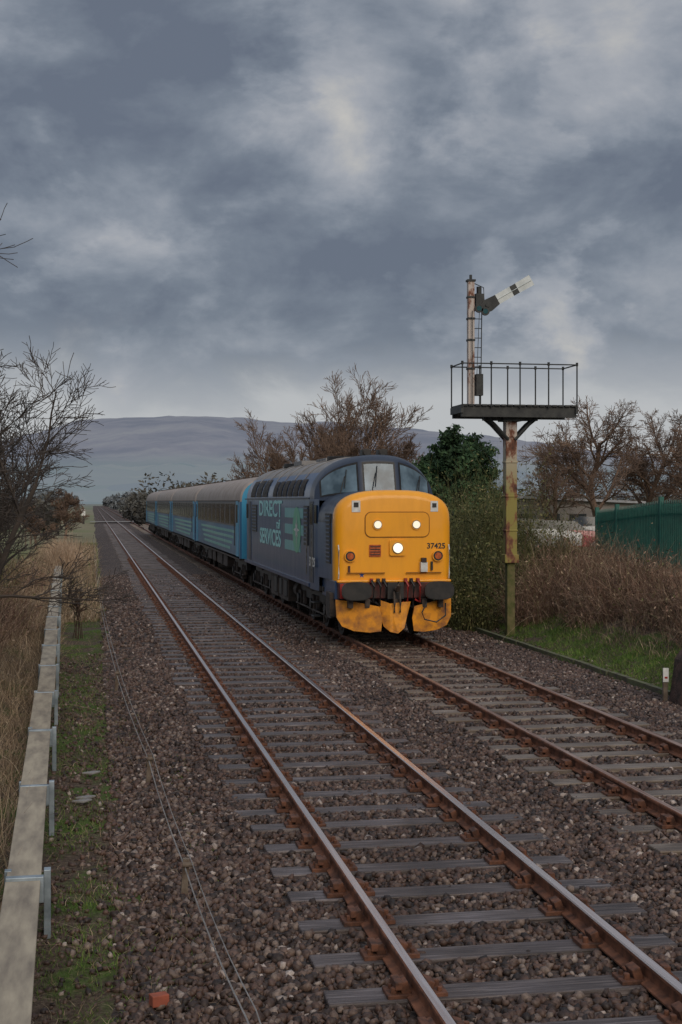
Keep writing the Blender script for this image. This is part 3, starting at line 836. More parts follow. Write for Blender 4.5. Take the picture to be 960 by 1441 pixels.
# ------------------------------------------------------------ fence
fg = mat_noise('fence_green', (.010, .095, .076), (.018, .135, .105), 4, .45)
mb = MB()
pts = [W(840, 718, 47), W(868, 714, 44), W(930, 704, 39.5), W(1000, 702, 35.5), W(1110, 699, 31), W(1300, 696, 26)]
for i in range(len(pts) - 1):
    a_, b__ = Vector(pts[i]), Vector(pts[i + 1]); L = (b__ - a_).length; rz = math.atan2(b__.y - a_.y, b__.x - a_.x)
    n = int(L / .155)
    nrm = Vector((-math.sin(rz), math.cos(rz), 0)); d = Vector((math.cos(rz), math.sin(rz), 0))
    for k in range(n):
        t = (k + .5) / n; p = a_.lerp(b__, t); H = 2.05
        w = .036
        prof_ = [(-w, -H), (-w, -.07), (-w * .3, 0), (w * .3, 0), (w, -.07), (w, -H)]
        mb.prism([tuple(p + d * u + Vector((0, 0, v))) for u, v in prof_], tuple(nrm * .012), 0)
        mb.box((p.x - nrm.x * .01, p.y - nrm.y * .01, p.z - H / 2 - .05), (.02, .03, H - .1), 0, rz=rz)
    for dz in (-.35, -1.75):
        mb.path([tuple(a_ + nrm * .04 + Vector((0, 0, dz))), tuple(b__ + nrm * .04 + Vector((0, 0, dz)))], .03, 4, 0)
    mb.box((a_.x, a_.y - .03, a_.z - 1.0), (.12, .12, 2.2), 0, rz=rz)
mb.build('palisade_fence', [fg])

# ------------------------------------------------------------ cars & shed behind bushes
def car(name, loc, rz, col):
    root = empty(name, loc); root.rotation_euler = (0, 0, rz)
    pm = mat_paint(name + '_paint', col, (.05, .05, .05), .1, .25, .8)
    mb = MB()
    st = [(-2.1, .35, .62, .70), (-2.05, .28, .80, .82), (-1.3, .25, .93, .86), (-.6, .25, .98, .86), (1.2, .25, .98, .86), (1.85, .28, .95, .84), (2.1, .35, .85, .74)]
    mb.loft([[(-w, x, zb), (-w * 1.0, x, (zb + zt) / 2), (-w * .93, x, zt), (0, x, zt + .03), (w * .93, x, zt), (w, x, (zb + zt) / 2), (w, x, zb)] for x, zb, zt, w in st], lambda i, k: 0, closed=True, cap0=0, cap1=0)
    gh_ = [(-1.05, .95, .74, .0), (-.45, 1.38, .62, 1), (.9, 1.42, .62, 1), (1.65, .97, .70, 0)]
    mb.loft([[(-.78, x, .94), (-w, x, z), (w, x, z), (.78, x, .94)] for i, (x, z, w, _) in enumerate(gh_)], lambda i, k: 1 if (k != 1 or i != 1) else 0)
    mb.build('bodywork', [pm, dglass], root, smooth=35)
    mb = MB()
    for x in (-1.3, 1.3):
        for s in (-1, 1):
            mb.cyl((s * .86, x, .31), (s * .66, x, .31), .31, 20, 0); mb.cyl((s * .87, x, .31), (s * .8, x, .31), .2, 14, 1)
    mb.box((0, -2.08, .62), (1.3, .05, .12), 0)
    for s in (-1, 1): mb.box((s * .6, -2.07, .68), (.3, .08, .12), 1)
    mb.build('wheels_and_lights', [black, silver], root)
x, y, z = W(792, 735, 62); car('parked_car', (x, y, .85), 1.35, (.32, .02, .03))
x, y, z = W(745, 735, 60); car('parked_car', (x, y, .95), 1.45, (.65, .67, .68))
x, y, z = W(840, 735, 66); car('parked_car', (x, y, .95), 1.3, (.6, .6, .58))
shed = empty('low_shed', W(775, 705, 84)[:2] + (0,))
mb = MB(); mb.box((0, 0, 1.6), (9.4, 5, 3.0), 0); mb.box((0, 0, 3.2), (10, 5.6, .14), 1, ry=.04)
for q in range(6): mb.box((-4 + q * 1.6, -2.52, 1.9), (1.0, .06, .9), 2)
mb.build('walls_and_roof', [mat_noise('shed_wall', (.25, .22, .2), (.3, .27, .25), 3), mat_noise('shed_roof', (.42, .42, .44), (.34, .34, .35), 3), dglass], shed)

# ------------------------------------------------------------ trees
def branch(mb, p, d, L, r, lvl, P, rg):
    nseg = 5 if lvl == 0 else (4 if lvl < 3 else 3)
    pts = [p.copy()]; rad = [r]; dirs = [d.copy()]
    cur = p.copy(); dd = d.copy()
    for i in range(nseg):
        dd = (dd + Vector((rg.gauss(0, 1), rg.gauss(0, 1), rg.gauss(0, 1))) * P['wander'] + Vector((0, 0, P['up'])) * (.5 if lvl else .2)).normalized()
        cur = cur + dd * (L / nseg); pts.append(cur.copy()); dirs.append(dd.copy())
        rad.append(max(P['rmin'], r * (1 - (i + 1) / nseg * (.55 if lvl < P['max'] else .7))))
    mb.path(pts, rad, 7 if lvl == 0 else (5 if lvl == 1 else 3), 0, caps=False)
    if lvl >= P['max']: return
    kids = P['kids'][lvl]
    for k in range(kids):
        t = P['t0'][lvl] + (1 - P['t0'][lvl]) * (k + rg.random()) / kids
        i = min(nseg - 1, int(t * nseg)); fr = t * nseg - i
        q = pts[i].lerp(pts[i + 1], fr)
        base = dirs[i]
        perp = base.orthogonal().normalized()
        perp.rotate(Quaternion(base, rg.random() * 6.283))
        a = math.radians(rg.uniform(*P['ang']))
        nd = (base * math.cos(a) + perp * math.sin(a)).normalized()
        if nd.z < -.05: nd.z *= .3; nd.normalize()
        branch(mb, q, nd, L * rg.uniform(*P['len']) * (1 - .35 * t), max(P['rmin'], rad[i] * rg.uniform(.45, .62)), lvl + 1, P, rg)
twigm = mat_noise('bark_dark', (.035, .028, .024), (.08, .062, .05), 3, .9)
twigb = mat_noise('bark_brown', (.11, .070, .050), (.21, .14, .10), .6, .9)
def tree(name, x, y, H, P, mat, seed, stems=1, lean=(0, 0), z=None):
    rg = random.Random(seed); mb = MB()
    z = gh(x, y) if z is None else z
    for s in range(stems):
        d = Vector((lean[0] + (rg.gauss(0, .22) if stems > 1 else 0), lean[1] + (rg.gauss(0, .22) if stems > 1 else 0), 1)).normalized()
        branch(mb, Vector((x + (rg.gauss(0, .25) if stems > 1 else 0), y + (rg.gauss(0, .25) if stems > 1 else 0), z - .1)), d, H * P.get('trunk', .62) * rg.uniform(.85, 1.1), H * P.get('thick', .022), 0, P, rg)
    return mb.build(name, [mat], recalc=False)
PL = dict(max=4, kids=[9, 7, 6, 6], t0=[.28, .15, .12, .1], ang=(22, 58), len=(.48, .78), wander=.14, up=.08, rmin=.0045)
tree('bare_tree', -2.6, 21.5, 6.4, dict(PL, thick=.012), twigm, 5, stems=4, lean=(.05, 0))
tree('bare_tree', -3.1, 17.5, 7.0, dict(PL, thick=.010, kids=[7, 6, 5, 4], t0=[.45, .15, .12, .1]), twigm, 9, stems=3, lean=(.0, 0))
tree('bare_tree', -3.1, 28.0, 6.0, dict(PL, thick=.012, rmin=.006), twigm, 15, stems=3, lean=(.03, 0))
PR = dict(max=4, kids=[11, 8, 7, 6], t0=[.22, .2, .12, .1], ang=(25, 65), len=(.5, .75), wander=.13, up=.07, rmin=.010, trunk=.6)
for px, D, H, sd in ((845, 70, 9.4, 3), (905, 74, 8.4, 4), (780, 78, 7.2, 8), (975, 70, 7.6, 12), (1060, 72, 8.8, 13)):
    x, y, _ = W(px, 705, D); tree('bare_tree', x, y, H, PR, twigb, sd)
PB = dict(max=4, kids=[9, 7, 6, 5], t0=[.2, .15, .15, .1], ang=(15, 45), len=(.5, .75), wander=.11, up=.10, rmin=.013, trunk=.62, thick=.014)
for px, D, H, sd in ((395, 92, 8.9, 21), (430, 95, 11.0, 22), (468, 90, 11.4, 23), (505, 92, 9.6, 24), (540, 88, 7.6, 25), (570, 86, 6.6, 26)):
    x, y, _ = W(px, 705, D); tree('bare_tree', x, y, H, PB, twigb, sd, stems=2)
x, y, _ = W(92, 705, 120); tree('bare_tree', x, y, 6.0, dict(PR, rmin=.016), twigb, 31)
x, y, _ = W(50, 705, 90); tree('bare_tree', x, y, 3.8, dict(PR, rmin=.014), twigb, 32)
x, y, _ = W(1120, 705, 60); tree('bare_tree', x, y, 8, PR, twigb, 33)
x, y, _ = W(-120, 705, 30); tree('bare_tree', x, y, 7, dict(PL, rmin=.008), twigm, 34, stems=2)

def conifer(name, x, y, H, Rr, seed, mat):
    rg = np.random.RandomState(seed); z0 = gh(x, y)
    root = empty(name, (0, 0, 0))
    mb = MB(); mb.path([(x, y, z0), (x, y, z0 + H * .97)], [.16, .02], 8, 0)
    cents = []
    for k in range(120):
        t = rg.rand() ** .8
        zz = z0 + H * (.12 + .88 * t); a = rg.rand() * 6.283
        L = Rr * (1 - t) ** .6 * (.55 + .65 * rg.rand()) + .15
        tip = np.array([x + L * math.cos(a), y + L * math.sin(a), zz + L * .25 + .1 * rg.randn()])
        o = np.array([x, y, zz - L * .25])
        mb.path([tuple(o), tuple((o + tip) / 2 + [0, 0, .08]), tuple(tip)], [.03, .02, .008], 4, 0)
        n = int(50 + 90 * L)
        s = .35 + .75 * rg.rand(n)
        c = o + (tip - o) * s[:, None] + rg.randn(n, 3) * .12 * np.array([1, 1, .6])
        cents.append(c)
    cents = np.concatenate(cents)
    mb.build('trunk_and_limbs', [twigm], root, recalc=False)
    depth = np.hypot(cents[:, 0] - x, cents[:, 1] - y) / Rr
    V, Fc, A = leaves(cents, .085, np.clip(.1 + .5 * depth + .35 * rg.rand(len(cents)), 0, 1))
    o = fast_mesh('foliage', V, Fc, mat, A); o.parent = root
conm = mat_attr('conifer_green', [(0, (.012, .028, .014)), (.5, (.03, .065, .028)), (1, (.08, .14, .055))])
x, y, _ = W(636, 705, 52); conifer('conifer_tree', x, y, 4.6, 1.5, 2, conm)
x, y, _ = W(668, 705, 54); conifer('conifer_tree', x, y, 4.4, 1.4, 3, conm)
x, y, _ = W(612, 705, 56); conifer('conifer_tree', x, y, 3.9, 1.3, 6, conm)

# ------------------------------------------------------------ shrubs / brambles / grass
def gz(x, y): return np.array([gh(a, b_) for a, b_ in zip(x, y)])
bram = mat_attr('bramble_stems', [(0, (.05, .028, .02)), (.35, (.15, .083, .057)), (.7, (.28, .175, .125)), (.92, (.42, .31, .21)), (1, (.14, .17, .05))])
olive = mat_attr('shrub_olive', [(0, (.025, .03, .014)), (.5, (.10, .11, .038)), (.85, (.19, .18, .07)), (1, (.26, .20, .11))])
ggreen = mat_attr('grass_green', [(0, (.03, .06, .010)), (.5, (.09, .17, .025)), (.85, (.15, .23, .04)), (1, (.28, .23, .12))])
dry = mat_attr('dry_grass', [(0, (.10, .07, .045)), (.4, (.25, .175, .115)), (.8, (.42, .31, .205)), (1, (.54, .43, .29))])

def shrub(name, cx, cy, rx, ry, h, n, mat, lean=.25, w=.012, leaf=0, leafsize=.05, droop=.2, z=None):
    r = np.sqrt(nr.rand(n)); a = nr.rand(n) * 6.283
    bx = cx + rx * r * np.cos(a); by = cy + ry * r * np.sin(a)
    zz = gz(bx, by) if z is None else np.full(n, z)
    d = np.stack([nr.randn(n) * lean, nr.randn(n) * lean, np.ones(n)], 1)
    hv = np.array([1 + .5 * mnoise.noise(Vector((p * 1.1, q * 1.1, 4))) for p, q in zip(bx, by)])
    L = h * (1 - .45 * r ** 2) * (.35 + .7 * nr.rand(n)) * hv
    parts = [ribbons(np.stack([bx, by, zz], 1), d, L, np.full(n, w), droop * nr.rand(n) * 2, 6)]
    m_ = n * 2
    i = nr.randint(0, n, m_); t = .3 + .6 * nr.rand(m_)
    dn = d / np.linalg.norm(d, axis=1, keepdims=True)
    b0 = np.stack([bx, by, zz], 1)[i] + dn[i] * (L[i] * t)[:, None]
    b0[:, 2] -= .1 * L[i] * t ** 2 * droop
    d2 = dn[i] + nr.randn(m_, 3) * .55
    parts.append(ribbons(b0, d2, L[i] * .35 * (.4 + nr.rand(m_)), np.full(m_, w * .6), nr.rand(m_) * .3, 4))
    if leaf:
        i = nr.randint(0, n, leaf); t = .1 + .9 * nr.rand(leaf)
        c = np.stack([bx, by, zz], 1)[i] + dn[i] * (L[i] * t)[:, None] + nr.randn(leaf, 3) * .12
        parts.append(leaves(c, leafsize))
    V, Fc, A = merge(parts)
    return fast_mesh(name, V, Fc, mat, A)
def WX(px, D): return W(px, 705, D)[:2]
x, y = WX(672, 38); shrub('willow_shrub', x, y, 1.2, 1.6, 4.0, 1500, olive, .16, .014, 9000, .045)
x, y = WX(700, 40); shrub('willow_shrub', x, y, 1.2, 1.6, 3.9, 1300, olive, .18, .014, 7000, .045)
x, y = WX(660, 35.5); shrub('willow_shrub', x, y, .7, 1.0, 2.7, 900, olive, .22, .013, 7000, .04)
x, y = WX(640, 44); shrub('willow_shrub', x, y, .9, 1.6, 3.6, 900, olive, .2, .014, 5000, .045)
x, y = WX(780, 34.8); shrub('bramble_bush', x, y, 1.2, 1.3, 2.0, 2200, bram, .5, .012, 1500, .035, .7)
x, y = WX(865, 32); shrub('bramble_bush', x + .25, y, 1.3, 1.5, 1.6, 2600, bram, .5, .012, 1500, .035, .7)
x, y = WX(950, 29.5); shrub('bramble_bush', x + .3, y, 1.3, 1.8, 1.3, 2800, bram, .5, .011, 1200, .035, .7)
x, y = WX(745, 39); shrub('bramble_bush', x, y, 1.4, 1.4, 2.5, 1500, olive, .3, .013, 3500, .04, .3)
x, y = WX(800, 39); shrub('bramble_bush', x, y, 1.6, 1.8, 1.6, 1600, bram, .4, .013, 1500, .035, .5)
x, y = WX(1040, 27); shrub('bramble_bush', x + .3, y, 1.6, 2.4, 1.4, 2400, bram, .5, .011, 1200, .035, .6)
x, y = WX(880, 36); shrub('bramble_bush', x, y, 1.8, 1.8, 1.0, 1800, bram, .5, .012, 1000, .035, .6)
for k in range(6):
    x, y = 14.5 + k * .6, 24 - k * 3.2; shrub('bramble_bush', x, y, 2, 2.2, 1.4, 1200, bram, .5, .012, 500, .035, .5)
for (xx, yy, h, n, mt) in ((-2.7, 27, 2.4, 1500, bram), (-2.3, 33, 1.8, 1300, bram), (-3.2, 20, 2.0, 1400, bram), (-3.2, 40, 2.6, 1300, olive), (-2.4, 48, 1.6, 1200, bram)):
    shrub('bramble_bush', xx, yy, 1.0, 2.6, h, n, mt, .4, .012, 1200, .035, .4)

def grass(n, xr, yr, h0, h1, w, lean=.35, mask=None, droop=.4, K=4):
    x = xr[0] + (xr[1] - xr[0]) * nr.rand(n); y = yr[0] + (yr[1] - yr[0]) * nr.rand(n) ** 1.4
    if mask is not None:
        mk = np.array([mnoise.noise(Vector((a * mask[0], b_ * mask[0] * .6, mask[2]))) + .35 * mnoise.noise(Vector((a * 5, b_ * 4, 1))) for a, b_ in zip(x, y)])
        k = mk > mask[1]; x, y = x[k], y[k]
    n = len(x); z = gz(x, y)
    bz_ = np.interp(x, bedx, bedz); z = np.where((x > .0) & (x < 9.2), np.maximum(z, bz_), z)
    d = np.stack([nr.randn(n) * lean, nr.randn(n) * lean, np.ones(n)], 1)
    return ribbons(np.stack([x, y, z - .01], 1), d, h0 + (h1 - h0) * nr.rand(n) ** 1.5, np.full(n, w), droop * nr.rand(n) * 2, K)
V, Fc, A = merge([
    grass(50000, (-.95, .25), (5.5, 45), .03, .12, .006, .6, (1.1, -.02, 2.0)),
    grass(12000, (-.1, 1.1), (5.5, 30), .03, .10, .006, .7, (1.4, .16, 5.0)),
    grass(34000, (9.15, 10.9), (18, 34), .06, .20, .010, .6, (1.0, -.3, 7.0)),
    grass(14000, (-1.2, .3), (40, 110), .06, .22, .02, .5, (.6, -.1, 2.0))])
fast_mesh('grass_verge', V, Fc, ggreen, A)
V, Fc, A = merge([
    grass(40000, (-4.2, -.7), (6.0, 42), .25, .80, .008, .45, None, .6, 6),
    grass(12000, (-3.2, .2), (38, 100), .3, 1.0, .02, .4, None, .6, 5),
    grass(6000, (10.3, 13.5), (16, 36), .2, .6, .009, .5, None, .6, 6),
    grass(11000, (-.9, .9), (5.5, 34), .04, .18, .005, .9, None, .6, 4)])
fast_mesh('dry_grass', V, Fc, dry, A)
x, y = WX(92, 62); shrub('reed_clump', x, y, .8, 1.4, 2.0, 1500, mat_attr('reeds', [(0, (.30, .20, .13)), (1, (.66, .50, .36))]), .22, .02, 0, .05, .3)
mb = MB()
x, y = WX(108, 33)
for k in range(7):
    q = Vector((x + rnd.gauss(0, .12), y + rnd.gauss(0, .12), -.1)); h = rnd.uniform(.7, 1.35)
    e = q + Vector((rnd.gauss(0, .15), rnd.gauss(0, .1), h))
    mb.path([q, (q + e) / 2 + Vector((.03, 0, 0)), e], [.012, .010, .022], 5, 0)
    for j in range(7):
        t = .55 + .45 * rnd.random(); c_ = q.lerp(e, t); mb.path([c_, c_ + Vector((rnd.gauss(0, .07), rnd.gauss(0, .05), .10))], [.012, .018], 4, 0)
mb.build('dock_stalks', [mat_noise('dock_brown', (.03, .018, .012), (.07, .04, .025), 8, .9)])

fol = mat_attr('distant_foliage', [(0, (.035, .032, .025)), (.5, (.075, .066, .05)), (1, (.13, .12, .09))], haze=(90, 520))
parts = []
def clump(px, D, w, h, n, depth=4):
    x, y, _ = W(px, 705, D); k = max(2, int(w / 2.2))
    for j in range(k):
        cx = x + (nr.rand() - .5) * w; cy = y + (nr.rand() - .5) * depth; hh = h * (.6 + .5 * nr.rand())
        r = hh * .45; m_ = n // k
        p = nr.randn(m_, 3); p /= np.linalg.norm(p, axis=1, keepdims=True); p *= (nr.rand(m_) ** .4)[:, None]
        c = np.stack([cx + p[:, 0] * r * 1.1, cy + p[:, 1] * r, hh * .5 + p[:, 2] * hh * .5], 1)
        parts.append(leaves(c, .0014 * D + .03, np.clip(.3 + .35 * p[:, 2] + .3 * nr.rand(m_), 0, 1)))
clump(199, 190, 1.2, 4.4, 2500); clump(187, 230, 1, 4.0, 1500); clump(164, 520, 2, 5, 500); clump(152, 800, 3, 6, 400)
clump(20, 150, 8, 3.4, 3000); clump(-60, 120, 20, 4, 3000); clump(52, 230, 6, 4.0, 1800)
clump(80, 520, 10, 6.5, 1200); clump(-20, 600, 60, 8, 2500, 30); clump(300, 150, 16, 5.0, 3500); clump(350, 130, 16, 5.6, 3500)
clump(262, 260, 24, 6, 2500, 10); clump(590, 120, 22, 6, 4000); clump(690, 110, 16, 5.2, 3000); clump(800, 130, 40, 5.0, 4000); clump(950, 110, 30, 4.6, 4000); clump(1150, 100, 30, 6, 3000)
for k in range(26):
    px = -500 + k * 90
    if -20 < px < 260: continue
    clump(px, 700 + 400 * nr.rand(), 60, 8, 1000, 40)
clump(60, 1000, 25, 8, 900); clump(104, 1100, 10, 8, 500); clump(190, 1000, 25, 9, 900); clump(228, 800, 20, 8, 900)
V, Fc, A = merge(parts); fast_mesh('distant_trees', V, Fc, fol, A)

mb = MB(); mb.box((4.2, 205, .165), (9, 5, .03), 0)
for x in (-1.2, 9.8):
    mb.box((x, 200, .6), (.3, .3, 1.5), 1); mb.box((x, 199.8, 1.5), (.5, .2, .9), 2)
mb.build('level_crossing', [mat_noise('crossing_surface', (.20, .19, .18), (.26, .25, .24), 2), dark, white])
mb = MB()
for k in range(9):
    x, y = WX(36 + k * 7, 95 + k * 8); mb.box((x, y, .5), (.10, .10, 1.3), 0)
mb.build('field_fence', [stake])
mb = MB()
for k in range(28):
    mb.box((9.22 + rnd.uniform(-.02, .02), 11 + k * .93, -.06), (.10, .9, .14), 0, rz=rnd.uniform(-.02, .02))
mb.build('edge_kerb', [mat_noise('kerb_moss', (.07, .06, .045), (.12, .13, .06), 4, .9, 0, .4)])
mb = MB(); x, y, z = W(936, 985, 22.5); mb.box((x, y, .12), (.07, .05, .5), 0); mb.box((x, y - .03, .34), (.09, .02, .22), 1); mb.box((x, y - .043, .30), (.05, .004, .03), 2)
mb.build('marker_post', [stake, white, red])
mb = MB(); x, y, z = W(958, 940, 22)
mb.prism([(x, y, -.1), (x + .9, y, -.1), (x + .9, y, .8), (x + .35, y, .95), (x + .1, y, .6)], (0, .5, 0), 0)
mb.build('tree_stump', [mat_noise('stump', (.03, .02, .015), (.09, .05, .04), 8, .9, 0, .8, .03)], bevel=.04)
mb = MB()
x, y, z = W(224, 1388, 8.9); mb.box((x, y, -.03), (.11, .08, .07), 0, rz=.3)
mb.build('loose_brick', [mat_noise('brick_red', (.35, .09, .05), (.25, .07, .04), 12, .9)], bevel=.006)
mb = MB()
for px, py in ((120, 1125), (128, 1090), (115, 1130)):
    D = 3.15 * F / (py - 705); x, y, z = W(px, py, D); mb.prism([(x - .1, y, -.05), (x + .02, y - .06, -.05), (x + .11, y + .01, -.04), (x + .03, y + .08, -.05)], (0, 0, .02), 0)
mb.build('slate_fragments', [mat_noise('slate', (.16, .15, .15), (.25, .24, .23), 6)], bevel=.004)

# ------------------------------------------------------------ hills
def hills():
    ridgex = [-1600, -700, -200, 0, 60, 110, 180, 270, 350, 430, 520, 600, 680, 780, 880, 1000, 1300, 2000, 2800]
    ridgey = [670, 660, 650, 625, 606, 597, 591, 588, 591, 598, 605, 609, 616, 629, 642, 656, 666, 662, 670]
    r2x = [-1600, -400, 40, 120, 220, 330, 430, 560, 700, 900, 1300, 2800]
    r2y = [690, 682, 668, 658, 650, 654, 662, 658, 655, 668, 678, 684]
    pxs = np.linspace(-1600, 2800, 420)
    v = []; Dn = [1500, 1900, 2300, 2700, 3000, 3300, 3600, 3900, 4200, 4500, 4850, 5200, 6000]
    for j, D in enumerate(Dn):
        for px in pxs:
            h1 = (705 - np.interp(px, ridgex, ridgey)) * 5200 / F; h2 = (705 - np.interp(px, r2x, r2y)) * 2700 / F
            tt = (D - 2700) / 2500
            if D <= 2700: h = h2 * sstep((D - 1400) / 1300)
            elif D <= 5200: h = h2 * (1 - tt) * .95 + h1 * sstep(tt)
            else: h = h1 * .93
            nz_ = mnoise.fractal(Vector((px * .012, D * .0018, 1)), 1.0, 2.0, 5) * (16 if 2000 < D else 3) * (.35 if D >= 5200 else 1)
            P = W(px, 705, D); v.append((P[0], P[1], max(h, 0) + nz_ - (2 if D < 1600 else 0)))
    n = len(pxs)
    f = [(j * n + i, j * n + i + 1, (j + 1) * n + i + 1, (j + 1) * n + i) for j in range(len(Dn) - 1) for i in range(n - 1)]
    m, nt, b = new_mat('hill_moor')
    p = pos(nt)
    n1 = noise(nt, p, .004, 8, .65); vo = nt.nodes.new('ShaderNodeTexVoronoi'); vo.inputs['Scale'].default_value = .006; nt.links.new(p, vo.inputs['Vector'])
    sp = nt.nodes.new('ShaderNodeSeparateColor'); nt.links.new(vo.outputs['Color'], sp.inputs[0])
    fieldc = ramp(nt, sp.outputs[0], [(0, (.10, .13, .11)), (.5, (.16, .17, .14)), (1, (.12, .135, .13))]).outputs[0]
    moor = ramp(nt, n1, [(.38, (.085, .078, .088)), (.5, (.13, .115, .12)), (.62, (.17, .155, .145))]).outputs[0]
    s2 = nt.nodes.new('ShaderNodeSeparateXYZ'); nt.links.new(p, s2.inputs[0])
    mr = nt.nodes.new('ShaderNodeMapRange'); mr.inputs[1].default_value = 70; mr.inputs[2].default_value = 130; nt.links.new(s2.outputs[2], mr.inputs[0])
    nt.links.new(mixc(nt, mr.outputs[0], fieldc, moor), b.inputs['Base Color'])
    b.inputs['Roughness'].default_value = 1; b.inputs['Specular IOR Level'].default_value = 0
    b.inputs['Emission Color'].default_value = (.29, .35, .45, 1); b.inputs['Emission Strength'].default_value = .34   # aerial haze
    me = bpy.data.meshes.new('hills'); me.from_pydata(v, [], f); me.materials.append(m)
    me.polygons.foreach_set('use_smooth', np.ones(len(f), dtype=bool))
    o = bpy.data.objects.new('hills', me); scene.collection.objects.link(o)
hills()

# ------------------------------------------------------------ world
world = bpy.data.worlds.new('World'); scene.world = world; world.use_nodes = True
nt = world.node_tree; nt.nodes.clear()
out = nt.nodes.new('ShaderNodeOutputWorld')
SUN_EL, SUN_AZ = math.radians(30), math.radians(172)
sky = nt.nodes.new('ShaderNodeTexSky'); sky.sky_type = 'NISHITA'; sky.sun_disc = False
sky.sun_elevation = SUN_EL; sky.sun_rotation = SUN_AZ
bg1 = nt.nodes.new('ShaderNodeBackground'); bg1.inputs[1].default_value = .06; nt.links.new(sky.outputs[0], bg1.inputs[0])
tc = nt.nodes.new('ShaderNodeTexCoord')
nrmz = nt.nodes.new('ShaderNodeVectorMath'); nrmz.operation = 'NORMALIZE'; nt.links.new(tc.outputs['Generated'], nrmz.inputs[0])
dirv = nrmz.outputs[0]
def vmath(op, a, b_):
    m = nt.nodes.new('ShaderNodeVectorMath'); m.operation = op
    for s, v in ((m.inputs[0], a), (m.inputs[1], b_)):
        if hasattr(v, 'is_linked'): nt.links.new(v, s)
        else: s.default_value = v
    return m.outputs[0]
mp = nt.nodes.new('ShaderNodeMapping'); mp.inputs[3].default_value = (1, 1, 1.7); nt.links.new(dirv, mp.inputs[0])
mp.inputs[1].default_value = (3.1, .7, 0)
nA = noise(nt, mp.outputs[0], 8.5, 12, .56, .25); nB = noise(nt, mp.outputs[0], 3.2, 3, .5, .3)
warpc = noise(nt, mp.outputs[0], 9.0, 6, .6, 0, out=1)
warped = vmath('ADD', dirv, vmath('MULTIPLY', vmath('SUBTRACT', warpc, (.5, .5, .5)), (.24, .24, .13)))
warped = vmath('NORMALIZE', warped, (0, 0, 0))
def math_(op, a, b_):
    m = nt.nodes.new('ShaderNodeMath'); m.operation = op
    for s, v in ((m.inputs[0], a), (m.inputs[1], b_)):
        if hasattr(v, 'is_linked'): nt.links.new(v, s)
        else: s.default_value = v
    return m.outputs[0]
val = math_('ADD', math_('MULTIPLY', nA, .95), math_('MULTIPLY', nB, .12))
val = math_('SUBTRACT', val, .015)
blobs = [(250, 120, 180, -.11), (120, 180, 120, -.06), (430, 270, 110, .07), (480, 150, 90, .03), (690, 190, 80, .12), (560, 30, 160, .07), (880, 30, 170, .10),
         (700, 110, 60, -.08), (900, 220, 110, -.08), (620, 330, 140, -.07), (850, 330, 110, -.05), (150, 400, 80, .13), (280, 385, 70, .10), (790, 435, 75, .15), (640, 405, 60, .12),
         (60, 470, 120, -.05), (330, 470, 170, -.08), (560, 470, 120, -.08), (50, 280, 90, .06), (930, 440, 80, -.03)]
for px, py, r, amp in blobs:
    xc, zc = (px - 480) / F, -(py - 705) / F
    d = Vector((xc * C + S, C - xc * S, zc)).normalized()
    dp = nt.nodes.new('ShaderNodeVectorMath'); dp.operation = 'DOT_PRODUCT'; dp.inputs[1].default_value = d; nt.links.new(warped, dp.inputs[0])
    mr = nt.nodes.new('ShaderNodeMapRange'); mr.interpolation_type = 'SMOOTHSTEP'
    mr.inputs[1].default_value = math.cos(r * 1.3 / F); mr.inputs[2].default_value = 1.0; mr.inputs[3].default_value = 0; mr.inputs[4].default_value = amp
    nt.links.new(dp.outputs['Value'], mr.inputs[0])
    val = math_('ADD', val, mr.outputs[0])
cl = ramp(nt, val, [(.34, (.135, .160, .21)), (.45, (.18, .21, .26)), (.54, (.25, .28, .33)), (.66, (.36, .38, .42)), (.84, (.58, .56, .52))])
sp = nt.nodes.new('ShaderNodeSeparateXYZ'); nt.links.new(dirv, sp.inputs[0])
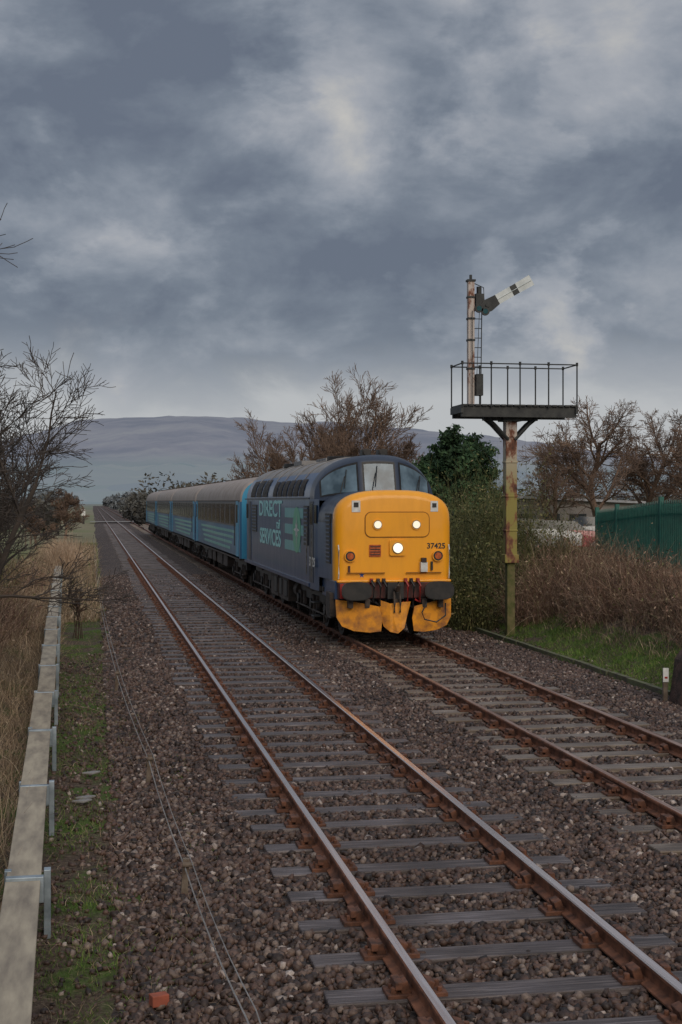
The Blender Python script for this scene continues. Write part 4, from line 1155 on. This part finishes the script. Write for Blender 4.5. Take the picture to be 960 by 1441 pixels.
hz = nt.nodes.new('ShaderNodeMapRange'); hz.interpolation_type = 'SMOOTHSTEP'
hz.inputs[1].default_value = .058; hz.inputs[2].default_value = .118; hz.inputs[3].default_value = .94; hz.inputs[4].default_value = 0
nt.links.new(math_('ADD', sp.outputs[2], math_('MULTIPLY', math_('SUBTRACT', nA, .5), .16)), hz.inputs[0])
colr = mixc(nt, hz.outputs[0], cl.outputs[0], (.50, .515, .53))
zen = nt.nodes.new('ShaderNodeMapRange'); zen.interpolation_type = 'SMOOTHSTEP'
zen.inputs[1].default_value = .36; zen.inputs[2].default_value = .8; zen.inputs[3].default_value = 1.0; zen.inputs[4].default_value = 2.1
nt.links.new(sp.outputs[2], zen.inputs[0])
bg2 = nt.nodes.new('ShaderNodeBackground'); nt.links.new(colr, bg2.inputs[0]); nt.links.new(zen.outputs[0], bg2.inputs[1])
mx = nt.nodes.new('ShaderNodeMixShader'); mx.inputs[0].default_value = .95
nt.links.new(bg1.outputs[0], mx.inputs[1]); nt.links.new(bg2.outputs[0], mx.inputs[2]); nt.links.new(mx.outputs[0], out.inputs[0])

sun = bpy.data.lights.new('sun', 'SUN'); sun.energy = 1.5; sun.angle = math.radians(40); sun.color = (1.0, .87, .71)
so = bpy.data.objects.new('sun', sun); scene.collection.objects.link(so)
sd = Vector((math.sin(SUN_AZ) * math.cos(SUN_EL), math.cos(SUN_AZ) * math.cos(SUN_EL), math.sin(SUN_EL)))
so.rotation_euler = sd.to_track_quat('Z', 'Y').to_euler()

# ------------------------------------------------------------ camera
cam = bpy.data.cameras.new('camera'); co = bpy.data.objects.new('camera', cam); scene.collection.objects.link(co)
co.location = (0, 0, CZ); co.rotation_euler = (math.pi / 2, 0, -TH)
cam.sensor_fit = 'VERTICAL'; cam.sensor_height = 36; cam.sensor_width = 24; cam.lens = 50 * 2001 / 2001.4
cam.shift_y = -15.5 / 1441; cam.clip_end = 20000; cam.clip_start = .05
scene.camera = co
scene.view_settings.view_transform = 'Standard'; scene.view_settings.look = 'None'; scene.view_settings.exposure = 0
